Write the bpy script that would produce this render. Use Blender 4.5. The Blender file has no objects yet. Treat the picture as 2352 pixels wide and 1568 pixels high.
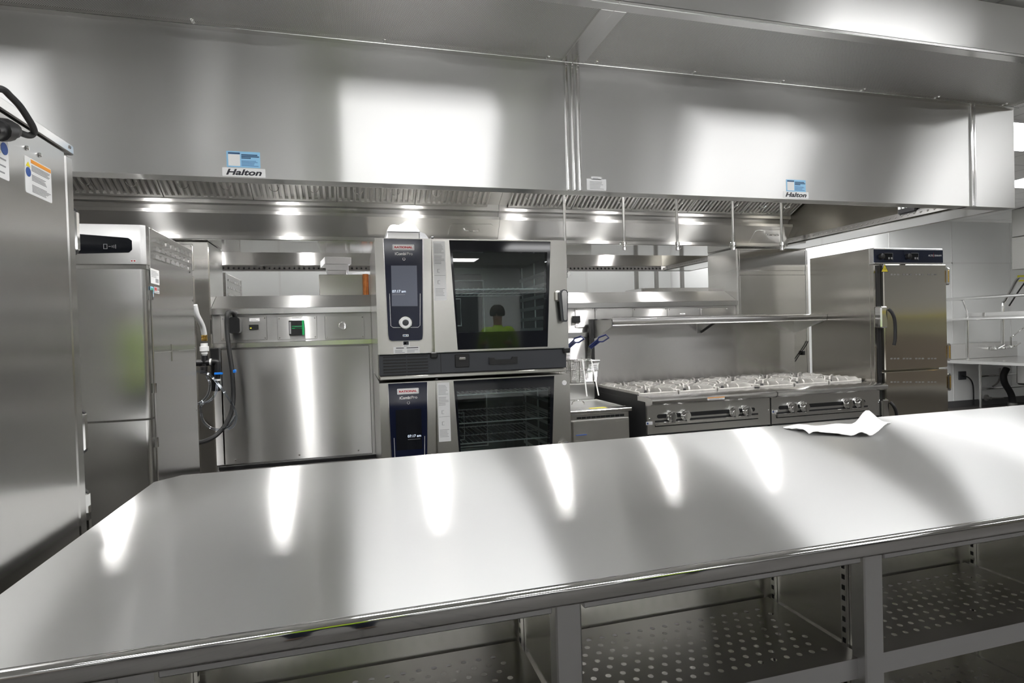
import bpy, math, random
from mathutils import Vector, Matrix
random.seed(7)
C = bpy.context.scene.collection
H = 1.37                                   # camera height above the floor
F = 1333.957747                            # focal length in pixels of a 2352-wide frame
R = ((0.964033, -0.264208, -0.028867), (-0.032079, -0.007851, -0.999454), (0.263838, 0.964434, -0.016044))

def ray(px, py):
    a, b = (px - 1176) / F, (py - 784) / F
    return Vector([R[0][i] * a + R[1][i] * b + R[2][i] for i in range(3)])
def aY(px, py, y):
    d = ray(px, py) * 1.0; d *= y / d.y; return Vector((d.x, d.y, d.z + H))
def aX(px, py, x):
    d = ray(px, py); d *= x / d.x; return Vector((d.x, d.y, d.z + H))
def aZ(px, py, z):
    d = ray(px, py); d *= (z - H) / d.z; return Vector((d.x, d.y, d.z + H))

# ------------------------------------------------------------------ materials
def newmat(name):
    m = bpy.data.materials.new(name); m.use_nodes = True
    nt = m.node_tree; nt.nodes.clear()
    out = nt.nodes.new('ShaderNodeOutputMaterial')
    return m, nt, out
def N(nt, t, **kw):
    n = nt.nodes.new(t)
    for k, v in kw.items():
        if k in n.inputs: n.inputs[k].default_value = v
        else: setattr(n, k, v)
    return n
def plain(name, col, rough=.5, metal=0, spec=.5, coat=0, noise=0, nscale=20, emit=None, es=0, trans=0, bump=0, bscale=200):
    m, nt, out = newmat(name)
    p = N(nt, 'ShaderNodeBsdfPrincipled', Roughness=rough, Metallic=metal)
    p.inputs['Base Color'].default_value = (*col, 1)
    p.inputs['Specular IOR Level'].default_value = spec
    p.inputs['Coat Weight'].default_value = coat
    p.inputs['Transmission Weight'].default_value = trans
    if emit:
        p.inputs['Emission Color'].default_value = (*emit, 1); p.inputs['Emission Strength'].default_value = es
    tc = N(nt, 'ShaderNodeTexCoord')
    if noise:
        n = N(nt, 'ShaderNodeTexNoise', Scale=nscale, Detail=4.0)
        nt.links.new(tc.outputs['Object'], n.inputs['Vector'])
        mx = N(nt, 'ShaderNodeMix', data_type='RGBA')
        mx.inputs[6].default_value = (*[c * (1 - noise) for c in col], 1); mx.inputs[7].default_value = (*[min(1, c * (1 + noise)) for c in col], 1)
        nt.links.new(n.outputs['Fac'], mx.inputs[0]); nt.links.new(mx.outputs[2], p.inputs['Base Color'])
    if bump:
        n2 = N(nt, 'ShaderNodeTexNoise', Scale=bscale, Detail=3.0)
        nt.links.new(tc.outputs['Object'], n2.inputs['Vector'])
        b = N(nt, 'ShaderNodeBump', Strength=1.0, Distance=bump)
        nt.links.new(n2.outputs['Fac'], b.inputs['Height']); nt.links.new(b.outputs['Normal'], p.inputs['Normal'])
    nt.links.new(p.outputs['BSDF'], out.inputs['Surface'])
    return m
def emis(name, col, s):
    m, nt, out = newmat(name)
    e = N(nt, 'ShaderNodeEmission', Strength=s); e.inputs['Color'].default_value = (*col, 1)
    nt.links.new(e.outputs[0], out.inputs['Surface']); return m
STEEL = (.69, .685, .675)
def steel(name, streak, brush, rough=.25, aniso=.9, col=STEEL, wave=0, wscale=(2, 2, 2), fine=.0000012, perf=0, perf_axes=None, smear=0, haze=0, hrough=.45, lobe=None):
    """brushed stainless; streak = direction in which reflections smear, brush = direction of the brush lines"""
    m, nt, out = newmat(name)
    p = N(nt, 'ShaderNodeBsdfPrincipled', Metallic=1.0, Roughness=rough, Anisotropic=aniso)
    p.inputs['Base Color'].default_value = (*col, 1)
    if lobe:                                 # strongly drawn-out brushed reflections: (roughness, anisotropy)
        p = N(nt, 'ShaderNodeBsdfAnisotropic', Roughness=lobe[0], Anisotropy=-lobe[1]); p.distribution = 'GGX'; p.inputs['Color'].default_value = (*col, 1); rough = lobe[0]
    t = N(nt, 'ShaderNodeCombineXYZ', X=streak[0], Y=streak[1], Z=streak[2])
    nt.links.new(t.outputs[0], p.inputs['Tangent'])
    tc = N(nt, 'ShaderNodeTexCoord')
    mp = N(nt, 'ShaderNodeMapping')
    mp.inputs['Scale'].default_value = [4 if abs(b) > .5 else 420 for b in brush]
    nt.links.new(tc.outputs['Object'], mp.inputs['Vector'])
    n = N(nt, 'ShaderNodeTexNoise', Scale=1.0, Detail=2.0); nt.links.new(mp.outputs[0], n.inputs['Vector'])
    mr = N(nt, 'ShaderNodeMapRange'); mr.inputs['To Min'].default_value = rough * .97; mr.inputs['To Max'].default_value = rough * 1.03
    last = n.outputs['Fac']
    if smear:                                # wiped-on film and scuffs: local changes of gloss
        s = N(nt, 'ShaderNodeTexNoise', Scale=3.5, Detail=6.0, Distortion=1.2); nt.links.new(tc.outputs['Object'], s.inputs['Vector'])
        a = N(nt, 'ShaderNodeMath', operation='MULTIPLY_ADD'); a.inputs[1].default_value = smear; nt.links.new(s.outputs['Fac'], a.inputs[0])
        if lobe: a.inputs[2].default_value = .5
        else: nt.links.new(n.outputs['Fac'], a.inputs[2])
        sb = N(nt, 'ShaderNodeMath', operation='SUBTRACT'); sb.inputs[1].default_value = smear * .5; nt.links.new(a.outputs[0], sb.inputs[0]); last = sb.outputs[0]
    if lobe and not smear: mr.inputs['Value'].default_value = .5
    else: nt.links.new(last, mr.inputs['Value'])
    nt.links.new(mr.outputs[0], p.inputs['Roughness'])
    nrm = None
    if lobe: fine = 0
    if fine:
        b = N(nt, 'ShaderNodeBump', Strength=1.0, Distance=fine); nt.links.new(n.outputs['Fac'], b.inputs['Height']); nrm = b
    if wave:
        mw = N(nt, 'ShaderNodeMapping'); mw.inputs['Scale'].default_value = wscale; nt.links.new(tc.outputs['Object'], mw.inputs['Vector'])
        nw = N(nt, 'ShaderNodeTexNoise', Scale=1.0, Detail=.6); nt.links.new(mw.outputs[0], nw.inputs['Vector'])
        bw = N(nt, 'ShaderNodeBump', Strength=1.0, Distance=wave); nt.links.new(nw.outputs['Fac'], bw.inputs['Height'])
        if nrm: nt.links.new(nrm.outputs['Normal'], bw.inputs['Normal'])
        nrm = bw
    if nrm: nt.links.new(nrm.outputs['Normal'], p.inputs['Normal'])
    if haze:                                 # a weak wide lobe: the satin haze round sharp reflections
        p2 = N(nt, 'ShaderNodeBsdfPrincipled', Metallic=1.0, Roughness=hrough, Anisotropic=.6); p2.inputs['Base Color'].default_value = (*col, 1)
        nt.links.new(t.outputs[0], p2.inputs['Tangent'])
        if nrm: nt.links.new(nrm.outputs['Normal'], p2.inputs['Normal'])
        mh = N(nt, 'ShaderNodeMixShader'); mh.inputs[0].default_value = haze
        nt.links.new(p.outputs[0], mh.inputs[1]); nt.links.new(p2.outputs[0], mh.inputs[2]); p = mh
    if perf:                                 # rows of small punched holes
        mp2 = N(nt, 'ShaderNodeMapping'); mp2.inputs['Scale'].default_value = (1 / perf,) * 3; nt.links.new(tc.outputs['Object'], mp2.inputs['Vector'])
        sep = N(nt, 'ShaderNodeSeparateXYZ'); nt.links.new(mp2.outputs[0], sep.inputs[0])
        ds = []
        for off in (0, .5):
            sq = []
            for ax in perf_axes:
                ad = N(nt, 'ShaderNodeMath', operation='ADD'); ad.inputs[1].default_value = off + 1000; nt.links.new(sep.outputs[ax], ad.inputs[0])
                fr = N(nt, 'ShaderNodeMath', operation='FRACT'); nt.links.new(ad.outputs[0], fr.inputs[0])
                su = N(nt, 'ShaderNodeMath', operation='SUBTRACT'); su.inputs[1].default_value = .5; nt.links.new(fr.outputs[0], su.inputs[0])
                pw = N(nt, 'ShaderNodeMath', operation='MULTIPLY'); nt.links.new(su.outputs[0], pw.inputs[0]); nt.links.new(su.outputs[0], pw.inputs[1]); sq.append(pw)
            sm = N(nt, 'ShaderNodeMath', operation='ADD'); nt.links.new(sq[0].outputs[0], sm.inputs[0]); nt.links.new(sq[1].outputs[0], sm.inputs[1])
            lt = N(nt, 'ShaderNodeMath', operation='LESS_THAN'); lt.inputs[1].default_value = .036; nt.links.new(sm.outputs[0], lt.inputs[0]); ds.append(lt)
        mxm = N(nt, 'ShaderNodeMath', operation='MAXIMUM'); nt.links.new(ds[0].outputs[0], mxm.inputs[0]); nt.links.new(ds[1].outputs[0], mxm.inputs[1])
        hole = N(nt, 'ShaderNodeBsdfDiffuse'); hole.inputs['Color'].default_value = (.05, .05, .05, 1)
        ms = N(nt, 'ShaderNodeMixShader'); nt.links.new(mxm.outputs[0], ms.inputs[0]); nt.links.new(p.outputs[0], ms.inputs[1]); nt.links.new(hole.outputs[0], ms.inputs[2])
        nt.links.new(ms.outputs[0], out.inputs['Surface'])
    else:
        nt.links.new(p.outputs[0], out.inputs['Surface'])
    return m
def glass(name, tint, spec=1.0, rough=.01):
    m, nt, out = newmat(name)
    tr = N(nt, 'ShaderNodeBsdfTransparent'); tr.inputs['Color'].default_value = (*tint, 1)
    gl = N(nt, 'ShaderNodeBsdfGlossy', Roughness=rough); gl.inputs['Color'].default_value = (1, 1, 1, 1)
    fr = N(nt, 'ShaderNodeFresnel', IOR=1.5)
    mu = N(nt, 'ShaderNodeMath', operation='MULTIPLY'); mu.inputs[1].default_value = spec; mu.use_clamp = True
    nt.links.new(fr.outputs[0], mu.inputs[0])
    ms = N(nt, 'ShaderNodeMixShader'); nt.links.new(mu.outputs[0], ms.inputs[0]); nt.links.new(tr.outputs[0], ms.inputs[1]); nt.links.new(gl.outputs[0], ms.inputs[2])
    nt.links.new(ms.outputs[0], out.inputs['Surface']); return m
VX, VY, VZ = (1, 0, 0), (0, 1, 0), (0, 0, 1)
M = {}
M['hood'] = steel('hood_steel', VZ, VX, col=(0.676, 0.674, 0.665), wave=.0010, wscale=(1.2, .6, .4), smear=.3, haze=.25, hrough=.5, lobe=(.28, .80))
M['perf'] = steel('perforated_steel', VY, VX, .40, .8, col=(0.772, 0.767, 0.750), perf=.0075, perf_axes=(0, 1))
M['hood_in'] = steel('hood_inner_steel', VZ, VX, col=(0.594, 0.588, 0.577), wave=.0008, wscale=(4, .5, .5), lobe=(.28, .76))
M['under'] = steel('plenum_mirror_steel', VY, VX, .10, .5, wave=.001, wscale=(2, 2, 2))
M['hood_end'] = steel('hood_end_steel', VZ, VY, .22, .9, col=(.20, .19, .165))  # darker than the other steel: this wall's shade is put into the colour
M['filter'] = plain('baffle_steel', (.80, .79, .77), .30, 1)
M['table'] = steel('table_top_steel', VY, VX, col=(.71, .71, .705), wave=.0010, wscale=(2.2, 1.0, .5), smear=.3, haze=.18, hrough=.4, lobe=(.28, .80))
M['nosing'] = steel('polished_nosing_steel', VZ, VX, .06, .5, wave=.0012, wscale=(5, 5, 5))
M['frame'] = steel('brushed_frame_steel', VX, VZ, .34, .6, col=(0.721, 0.721, 0.727))
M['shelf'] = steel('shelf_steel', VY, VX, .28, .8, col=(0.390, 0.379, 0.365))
M['case'] = steel('case_steel', VY, VX, .27, .8, col=(0.622, 0.610, 0.578))
M['cab_side'] = steel('cabinet_side_steel', VY, VZ, .24, .92, wave=.0036, wscale=(.6, .6, 3.5), col=(0.653, 0.647, 0.631))
M['chill_f'] = steel('chiller_front_steel', VX, VZ, .20, .88, wave=.0055, wscale=(1.2, 1.2, 3.2))
M['chill_s'] = steel('chiller_side_steel', VY, VZ, .22, .9, wave=.0020, wscale=(.5, .5, 3), col=(0.631, 0.624, 0.612))
M['uds'] = steel('chase_panel_steel', VZ, VX, wave=.0030, wscale=(3.0, .5, .7), col=(0.674, 0.668, 0.657), haze=.12, lobe=(.28, .82))
M['uds_h'] = steel('chase_tower_steel', VX, VZ, .16, .9, wave=.0022, wscale=(.8, .8, 4), col=(0.685, 0.675, 0.653))
M['oven'] = steel('oven_steel', VZ, VX, .24, .85, wave=.001, wscale=(1, 1, 2.2), col=(0.565, 0.554, 0.521))
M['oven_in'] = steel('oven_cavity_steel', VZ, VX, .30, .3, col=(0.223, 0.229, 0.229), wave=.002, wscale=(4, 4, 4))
M['wire'] = plain('bright_wire', (.75, .75, .74), .18, 1)
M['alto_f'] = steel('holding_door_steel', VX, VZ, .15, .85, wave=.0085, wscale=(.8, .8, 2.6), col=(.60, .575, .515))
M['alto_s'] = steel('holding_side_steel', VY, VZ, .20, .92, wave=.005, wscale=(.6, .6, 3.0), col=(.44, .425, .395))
M['range'] = steel('range_steel', VX, VX, .28, .5, col=(0.712, 0.706, 0.693))
M['splash'] = steel('splash_steel', VZ, VX, .22, .9, wave=.0022, wscale=(2.2, 1, 1.2), col=(0.651, 0.638, 0.625))
M['bright'] = steel('bright_trim_steel', VX, VX, .18, .4, col=(0.830, 0.824, 0.817))
M['grid'] = plain('oven_grid_wire', (.85, .85, .84), .38, .7)
M['chrome'] = plain('chrome', (.86, .86, .85), .06, 1)
M['bplas'] = plain('black_plastic', (.012, .012, .013), .35)
M['brub'] = plain('black_rubber', (.015, .015, .016), .55, bump=.0003, bscale=300)
M['dplas'] = plain('charcoal_plastic', (.035, .038, .045), .42)
M['bglass'] = plain('black_gloss_glass', (.006, .007, .010), .06, spec=.5)
M['navy'] = plain('navy_gloss_glass', (.007, .010, .028), .10, spec=.5)
M['navy_lab'] = plain('navy_enamel', (.010, .015, .036), .15)
M['screen'] = plain('grey_screen', (.06, .065, .085), .12, emit=(.30, .33, .42), es=.09)
M['screen_dk'] = plain('dark_screen', (.008, .009, .012), .10)
M['wtext'] = emis('lit_white_text', (.75, .85, 1), .8)
M['white'] = plain('white_print', (.85, .85, .85), .5)
M['paper'] = plain('white_paper', (.74, .74, .74), .7, noise=.05, nscale=14)
M['ink'] = plain('grey_ink', (.30, .30, .31), .6)
M['black_ink'] = plain('black_ink', (.02, .02, .028), .5)
M['navy_ink'] = plain('navy_ink', (.03, .08, .18), .5)
M['red_ink'] = plain('red_ink', (.45, .02, .03), .4)
M['skyblue'] = plain('light_blue_vinyl', (.30, .60, .86), .4)
M['blue_ink'] = plain('blue_print', (.04, .10, .35), .5)
M['orange_ink'] = plain('orange_print', (.90, .35, .04), .5)
M['yellow'] = plain('yellow_vinyl', (.90, .75, .03), .45)
M['red'] = plain('red_button', (.35, .03, .02), .3)
M['green'] = plain('green_plastic', (.01, .35, .10), .35)
M['brass'] = plain('brass', (.75, .50, .14), .22, 1)
M['copper'] = plain('copper_pipe_metal', (.72, .27, .09), .22, 1, noise=.35, nscale=30)
M['iron'] = plain('cast_iron_grate', (.50, .485, .46), .6, metal=.25, noise=.3, nscale=25, bump=.0006, bscale=160)
M['dark_iron'] = plain('black_iron', (.02, .02, .021), .5, noise=.2)
M['card'] = plain('white_carton', (.80, .80, .82), .75, noise=.03, nscale=6)
M['bluedip'] = plain('blue_vinyl_grip', (.015, .025, .11), .35)
M['braid'] = plain('white_braided_hose', (.80, .81, .82), .35, bump=.0015, bscale=240)
M['wplas'] = plain('white_fitting_plastic', (.85, .85, .84), .3)
M['brightblue'] = plain('blue_clip_plastic', (.01, .20, .75), .35)
M['tube'] = glass('clear_tube_vinyl', (.82, .86, .92), 2.2, .05)
M['ovenglass'] = glass('oven_door_glass', (.80, .86, .86), 1.5, .005)
M['bag'] = plain('thin_white_plastic', (.70, .71, .74), .28, bump=.004, bscale=26)
M['lamp'] = emis('troffer_diffuser', (1, 1, 1), 7.2)
M['hoodlamp'] = emis('hood_lamp_lens', (1, .99, .97), 110.0)
M['tframe'] = plain('white_enamel', (.8, .8, .8), .4)
M['wall'] = plain('white_wall_panel', (.86, .87, .86), .35, noise=.02, nscale=1.5)
M['gwall'] = plain('grey_wall_paint', (.78, .78, .77), .6, noise=.03, nscale=1.5)
M['seam'] = plain('panel_seam_grey', (.80, .80, .79), .5)
M['amber'] = plain('yellow_tag', (.85, .80, .05), .5)
M['grey_met'] = plain('grey_steel_box', (.30, .295, .28), .45, .6)
M['base'] = plain('dark_cove_base', (.10, .10, .10), .5)

def tiles(name, col, line, sx, sy, w, rough, bump=0):
    m, nt, out = newmat(name)
    p = N(nt, 'ShaderNodeBsdfPrincipled', Roughness=rough)
    tc = N(nt, 'ShaderNodeTexCoord')
    b = N(nt, 'ShaderNodeTexBrick', offset=0.0, squash=1.0)
    b.inputs['Color1'].default_value = (*col, 1); b.inputs['Color2'].default_value = (*[c * .96 for c in col], 1); b.inputs['Mortar'].default_value = (*line, 1)
    b.inputs['Scale'].default_value = 1.0; b.inputs['Mortar Size'].default_value = w; b.inputs['Brick Width'].default_value = sx; b.inputs['Row Height'].default_value = sy
    nt.links.new(tc.outputs['Object'], b.inputs['Vector']); nt.links.new(b.outputs['Color'], p.inputs['Base Color'])
    nt.links.new(p.outputs[0], out.inputs['Surface']); return m
M['ceil'] = tiles('ceiling_tile', (.88, .88, .87), (.66, .66, .66), .61, .61, .010, .8)
M['floor'] = tiles('floor_tile', (.075, .07, .065), (.05, .047, .045), .2, .2, .006, .45)

# ------------------------------------------------------------------ mesh helpers
class MB:
    def __init__(s): s.v = []; s.f = []
    def add(s, vs, fs):
        o = len(s.v); s.v += [Vector(v) for v in vs]; s.f += [tuple(i + o for i in f) for f in fs]; return s
    def obox(s, c, ax, hs, b=0):
        c = Vector(c); ax = [Vector(a).normalized() for a in ax]; hs = list(hs)
        b = min(b, min(hs) * .9)
        P = lambda x, y, z: c + ax[0] * x + ax[1] * y + ax[2] * z
        if b <= 0:
            vs = [P(sx * hs[0], sy * hs[1], sz * hs[2]) for sx in (-1, 1) for sy in (-1, 1) for sz in (-1, 1)]
            return s.add(vs, [(0, 1, 3, 2), (4, 6, 7, 5), (0, 4, 5, 1), (2, 3, 7, 6), (0, 2, 6, 4), (1, 5, 7, 3)])
        idx = {}; vs = []
        for sx in (-1, 1):
            for sy in (-1, 1):
                for sz in (-1, 1):
                    for k in range(3):
                        d = [hs[i] - (0 if i == k else b) for i in range(3)]
                        idx[(sx, sy, sz, k)] = len(vs); vs.append(P(sx * d[0], sy * d[1], sz * d[2]))
        fs = []
        for k in range(3):
            i, j = [q for q in range(3) if q != k]
            for sg in (-1, 1):
                q = []
                for (a, bb) in ((-1, -1), (1, -1), (1, 1), (-1, 1)):
                    t = [0, 0, 0]; t[k] = sg; t[i] = a; t[j] = bb; q.append(idx[(*t, k)])
                fs.append(tuple(q))
        for k in range(3):
            i, j = [q for q in range(3) if q != k]
            for a in (-1, 1):
                for bb in (-1, 1):
                    t0 = [0, 0, 0]; t1 = [0, 0, 0]; t0[i] = t1[i] = a; t0[j] = t1[j] = bb; t0[k] = -1; t1[k] = 1
                    fs.append((idx[(*t0, i)], idx[(*t1, i)], idx[(*t1, j)], idx[(*t0, j)]))
        for sx in (-1, 1):
            for sy in (-1, 1):
                for sz in (-1, 1): fs.append(tuple(idx[(sx, sy, sz, k)] for k in range(3)))
        return s.add(vs, fs)
    def box(s, x0, x1, y0, y1, z0, z1, b=0):
        return s.obox(((x0 + x1) / 2, (y0 + y1) / 2, (z0 + z1) / 2), (VX, VY, VZ), (abs(x1 - x0) / 2, abs(y1 - y0) / 2, abs(z1 - z0) / 2), b)
    def prism(s, poly, O, U, V, W, d):
        O, U, V, W = Vector(O), Vector(U), Vector(V), Vector(W); n = len(poly)
        a = [O + U * p[0] + V * p[1] for p in poly]; bq = [q + W * d for q in a]
        return s.add(a + bq, [tuple(range(n))[::-1], tuple(range(n, 2 * n))] + [(i, (i + 1) % n, n + (i + 1) % n, n + i) for i in range(n)])
    def prof_x(s, yz, x0, x1):               # a (y, z) outline run along x
        return s.prism(yz, (x0, 0, 0), VY, VZ, VX, x1 - x0)
    def plate(s, xz, y, t):                   # an (x, z) outline whose front is at y, t thick
        return s.prism(xz, (0, y, 0), VX, VZ, VY, t)
    def tube(s, pts, r, n=8, closed=False, caps=True):
        pts = [Vector(p) for p in pts]; k = len(pts); rings = []
        up = None
        for i, p in enumerate(pts):
            if closed: t = pts[(i + 1) % k] - pts[i - 1]
            else: t = pts[min(i + 1, k - 1)] - pts[max(i - 1, 0)]
            t.normalize()
            if up is None:
                up = Vector((0, 0, 1)) if abs(t.z) < .9 else Vector((1, 0, 0))
            up = (up - t * up.dot(t))
            if up.length < 1e-5: up = t.orthogonal()
            up.normalize(); sd = t.cross(up)
            rr = r[i] if isinstance(r, (list, tuple)) else r
            rings.append([p + (up * math.cos(2 * math.pi * j / n) + sd * math.sin(2 * math.pi * j / n)) * rr for j in range(n)])
        vs = [v for q in rings for v in q]; fs = []
        for i in range(k if closed else k - 1):
            for j in range(n):
                a, b2 = i * n, ((i + 1) % k) * n
                fs.append((a + j, a + (j + 1) % n, b2 + (j + 1) % n, b2 + j))
        if caps and not closed: fs += [tuple(range(n))[::-1], tuple(range((k - 1) * n, k * n))]
        return s.add(vs, fs)
    def cyl(s, p0, p1, r, r2=None, n=16):
        return s.tube([p0, p1], [r, r if r2 is None else r2], n)
    def lathe(s, O, axis, prof, n=20):        # prof: (radius, height) along axis
        O = Vector(O); a = Vector(axis).normalized(); u = a.orthogonal().normalized(); w = a.cross(u)
        vs = [O + a * h + (u * math.cos(2 * math.pi * j / n) + w * math.sin(2 * math.pi * j / n)) * max(r, 1e-5) for r, h in prof for j in range(n)]
        fs = [(i * n + j, i * n + (j + 1) % n, (i + 1) * n + (j + 1) % n, (i + 1) * n + j) for i in range(len(prof) - 1) for j in range(n)]
        fs += [tuple(range(n))[::-1], tuple(range((len(prof) - 1) * n, len(prof) * n))]
        return s.add(vs, fs)
    def dome(s, c, nrm, r, h, n=8):
        return s.lathe(c, nrm, [(r, 0), (r * .8, h * .6), (r * .35, h)], n)
    def build(s, name, mat, parent=None, kind=None, smooth=32):
        me = bpy.data.meshes.new(name)
        o = ROOT.get(parent.name, Vector()) if parent else Vector()
        me.from_pydata([tuple(v - o) for v in s.v], [], s.f); me.update()
        import bmesh
        bm = bmesh.new(); bm.from_mesh(me); bmesh.ops.recalc_face_normals(bm, faces=bm.faces); bm.to_mesh(me); bm.free()
        if smooth:
            for p in me.polygons: p.use_smooth = True
            me.set_sharp_from_angle(angle=math.radians(smooth))
        me.materials.append(M[mat] if isinstance(mat, str) else mat)
        ob = bpy.data.objects.new(name, me); C.objects.link(ob)
        if parent:
            ob.parent = parent; ROOT[ob.name] = o
        if kind: ob['kind'] = kind
        return ob
ROOT = {}
def thing(name, label, cat, loc=(0, 0, 0), group=None):
    o = bpy.data.objects.new(name, None); C.objects.link(o); o.location = loc; o.empty_display_size = .1
    ROOT[o.name] = Vector(loc); o['label'] = label; o['category'] = cat
    if group: o['group'] = group
    return o
def tag(o, label, cat, group=None):
    o['label'] = label; o['category'] = cat
    if group: o['group'] = group
    return o
def copy_tree(o, parent=None, loc=None):
    c = o.copy(); C.objects.link(c)
    if parent: c.parent = parent
    if loc is not None: c.location = loc
    for ch in list(o.children): copy_tree(ch, c)
    return c
def rrect(x0, x1, z0, z1, r, n=4):
    p = []
    for cx, cz, a in ((x1 - r, z1 - r, 0), (x0 + r, z1 - r, 90), (x0 + r, z0 + r, 180), (x1 - r, z0 + r, 270)):
        for k in range(n + 1):
            t = math.radians(a + 90 * k / n); p.append((cx + r * math.cos(t), cz + r * math.sin(t)))
    return p
def text(parent, name, s, O, U, V, w, mat, h=None, shear=0, bold=0, depth=.0004, spacing=1.0):
    """lettering: lies in the plane O,U,V, w wide (h tall if given), lower left at O"""
    cu = bpy.data.curves.new(name, 'FONT'); cu.body = s; cu.shear = shear; cu.offset = bold; cu.extrude = .02; cu.space_character = spacing; cu.resolution_u = 3
    tmp = bpy.data.objects.new('tmp', cu); C.objects.link(tmp)
    bpy.context.view_layer.update()
    me = bpy.data.meshes.new_from_object(tmp.evaluated_get(bpy.context.evaluated_depsgraph_get()))
    bpy.data.objects.remove(tmp); bpy.data.curves.remove(cu)
    xs = [v.co.x for v in me.vertices]; ys = [v.co.y for v in me.vertices]
    x0, x1, y0, y1 = min(xs), max(xs), min(ys), max(ys)
    sx = w / (x1 - x0); sy = (h / (y1 - y0)) if h else sx
    U, V = Vector(U), Vector(V); Nn = U.cross(V); O = Vector(O); o = ROOT.get(parent.name, Vector())
    for v in me.vertices:
        q = O + U * ((v.co.x - x0) * sx) + V * ((v.co.y - y0) * sy) + Nn * (depth * (v.co.z / .02)) ; v.co = q - o
    me.materials.clear(); me.materials.append(M[mat]); me.name = name
    ob = bpy.data.objects.new(name, me); C.objects.link(ob); ob.parent = parent; ROOT[ob.name] = o
    return ob
def sticker(parent, name, O, U, V, w, h, mat, strips=(), label=None, r=.002, t=.0008):
    """a printed label on a surface; strips = (u0,u1,v0,v1,mat) in fractions of the label"""
    U, V = Vector(U).normalized(), Vector(V).normalized(); W = U.cross(V); O = Vector(O)
    st = MB().prism(rrect(0, w, 0, h, min(r, w / 4, h / 4), 3), O, U, V, W, t).build(name, mat, parent, smooth=0)
    if label: st['label'] = label
    by = {}
    for (u0, u1, v0, v1, mt) in strips:
        by.setdefault(mt, MB()).obox(O + U * (w * (u0 + u1) / 2) + V * (h * (v0 + v1) / 2) + W * (t + .0003), (U, V, W), (w * (u1 - u0) / 2, h * (v1 - v0) / 2, .0003))
    for mt, mb in by.items():
        mb.build({'ink': 'small_print', 'black_ink': 'heading', 'navy_ink': 'heading'}.get(mt, 'printed_mark'), mt, st, smooth=0)
    return st
def lines(u0, u1, v0, v1, n, mat='ink', fill=.42, seed=1):
    rnd = random.Random(seed); out = []; dv = (v1 - v0) / n
    for k in range(n):
        e = u1 - (u1 - u0) * rnd.random() * .35
        out.append((u0, e, v0 + dv * k, v0 + dv * (k + fill), mat))
    return out
def smooth_path(pts, n=8):
    pts = [Vector(p) for p in pts]; out = []
    for i in range(len(pts) - 1):
        p0, p1, p2, p3 = pts[max(i - 1, 0)], pts[i], pts[i + 1], pts[min(i + 2, len(pts) - 1)]
        for k in range(n):
            t = k / n
            out.append(.5 * ((2 * p1) + (p2 - p0) * t + (2 * p0 - 5 * p1 + 4 * p2 - p3) * t * t + (3 * p1 - p0 - 3 * p2 + p3) * t ** 3))
    out.append(pts[-1]); return out
NY = (0, -1, 0)
def each(mb, name, mat, parent, nv):
    """one object per piece of nv vertices"""
    per = len(mb.v) // nv; nf = len(mb.f) // max(per, 1)
    for k in range(per):
        q = MB(); q.v = mb.v[k * nv:(k + 1) * nv]; q.f = [tuple(i - k * nv for i in f) for f in mb.f[k * nf:(k + 1) * nf]]
        q.build(name, mat, parent)

# ------------------------------------------------------------------ setting
XL, XR, YF, YB, ZC = -3.2, 10.6, -6.4, 6.9, H + 1.52
MB().box(XL, XR, YF, YB, -.1, 0).build('floor', 'floor', kind='structure', smooth=0)
MB().box(XL, XR, YF, YB, ZC, ZC + .1).build('ceiling', 'ceil', kind='structure', smooth=0)
wb = MB().box(XL, XR, YB, YB + .1, 0, ZC).build('wall_back', 'wall', kind='structure', smooth=0)
sm = MB()
for x in [XL + 1.22 * k for k in range(1, 12)]: sm.box(x - .012, x + .012, YB - .004, YB, 0, ZC)
sm.box(XL, XR, YB - .004, YB, H + .865, H + .885)
sm.build('panel_joint', 'seam', wb, smooth=0)
MB().box(XL - .1, XL, YF, YB, 0, ZC).build('wall_left', 'wall', kind='structure', smooth=0)
MB().box(XR, XR + .1, YF, YB, 0, ZC).build('wall_right', 'gwall', kind='structure', smooth=0)
MB().box(XL, XR, YF - .1, YF, 0, ZC).build('wall_front', 'gwall', kind='structure', smooth=0)
M['oak'] = plain('brown_wainscot', (.31, .265, .22), .5, noise=.15, nscale=3)  # brown bands added on the side walls for the steel to mirror
MB().box(XL, XR, YF, YF + .02, .12, 1.02).build('trim_1', 'base', kind='structure', smooth=0)  # dark band added to deepen the low reflections
MB().box(XL, XL + .02, YF, YB, .12, 1.02).build('trim_2', 'oak', kind='structure', smooth=0)
M['olive'] = plain('olive_wall_paint', (.50, .48, .34), .6)  # olive band of the right wall, added for the cabinet doors to mirror
MB().box(XR - .02, XR, YF, 4.4, .12, .98).build('trim_3', 'oak', kind='structure', smooth=0)
MB().box(XR - .015, XR, YF, 4.4, .99, 1.52).build('trim_4', 'olive', kind='structure', smooth=0)
MB().box(XR - .03, XR, YF, 4.4, 1.53, 1.60).build('trim_5', 'yellow', kind='structure', smooth=0)  # yellow stripe added to show as a line in the cabinet doors
MB().box(XL, XR, YB - .012, YB, 0, .1).build('baseboard_back', 'base', kind='structure', smooth=0)
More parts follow.
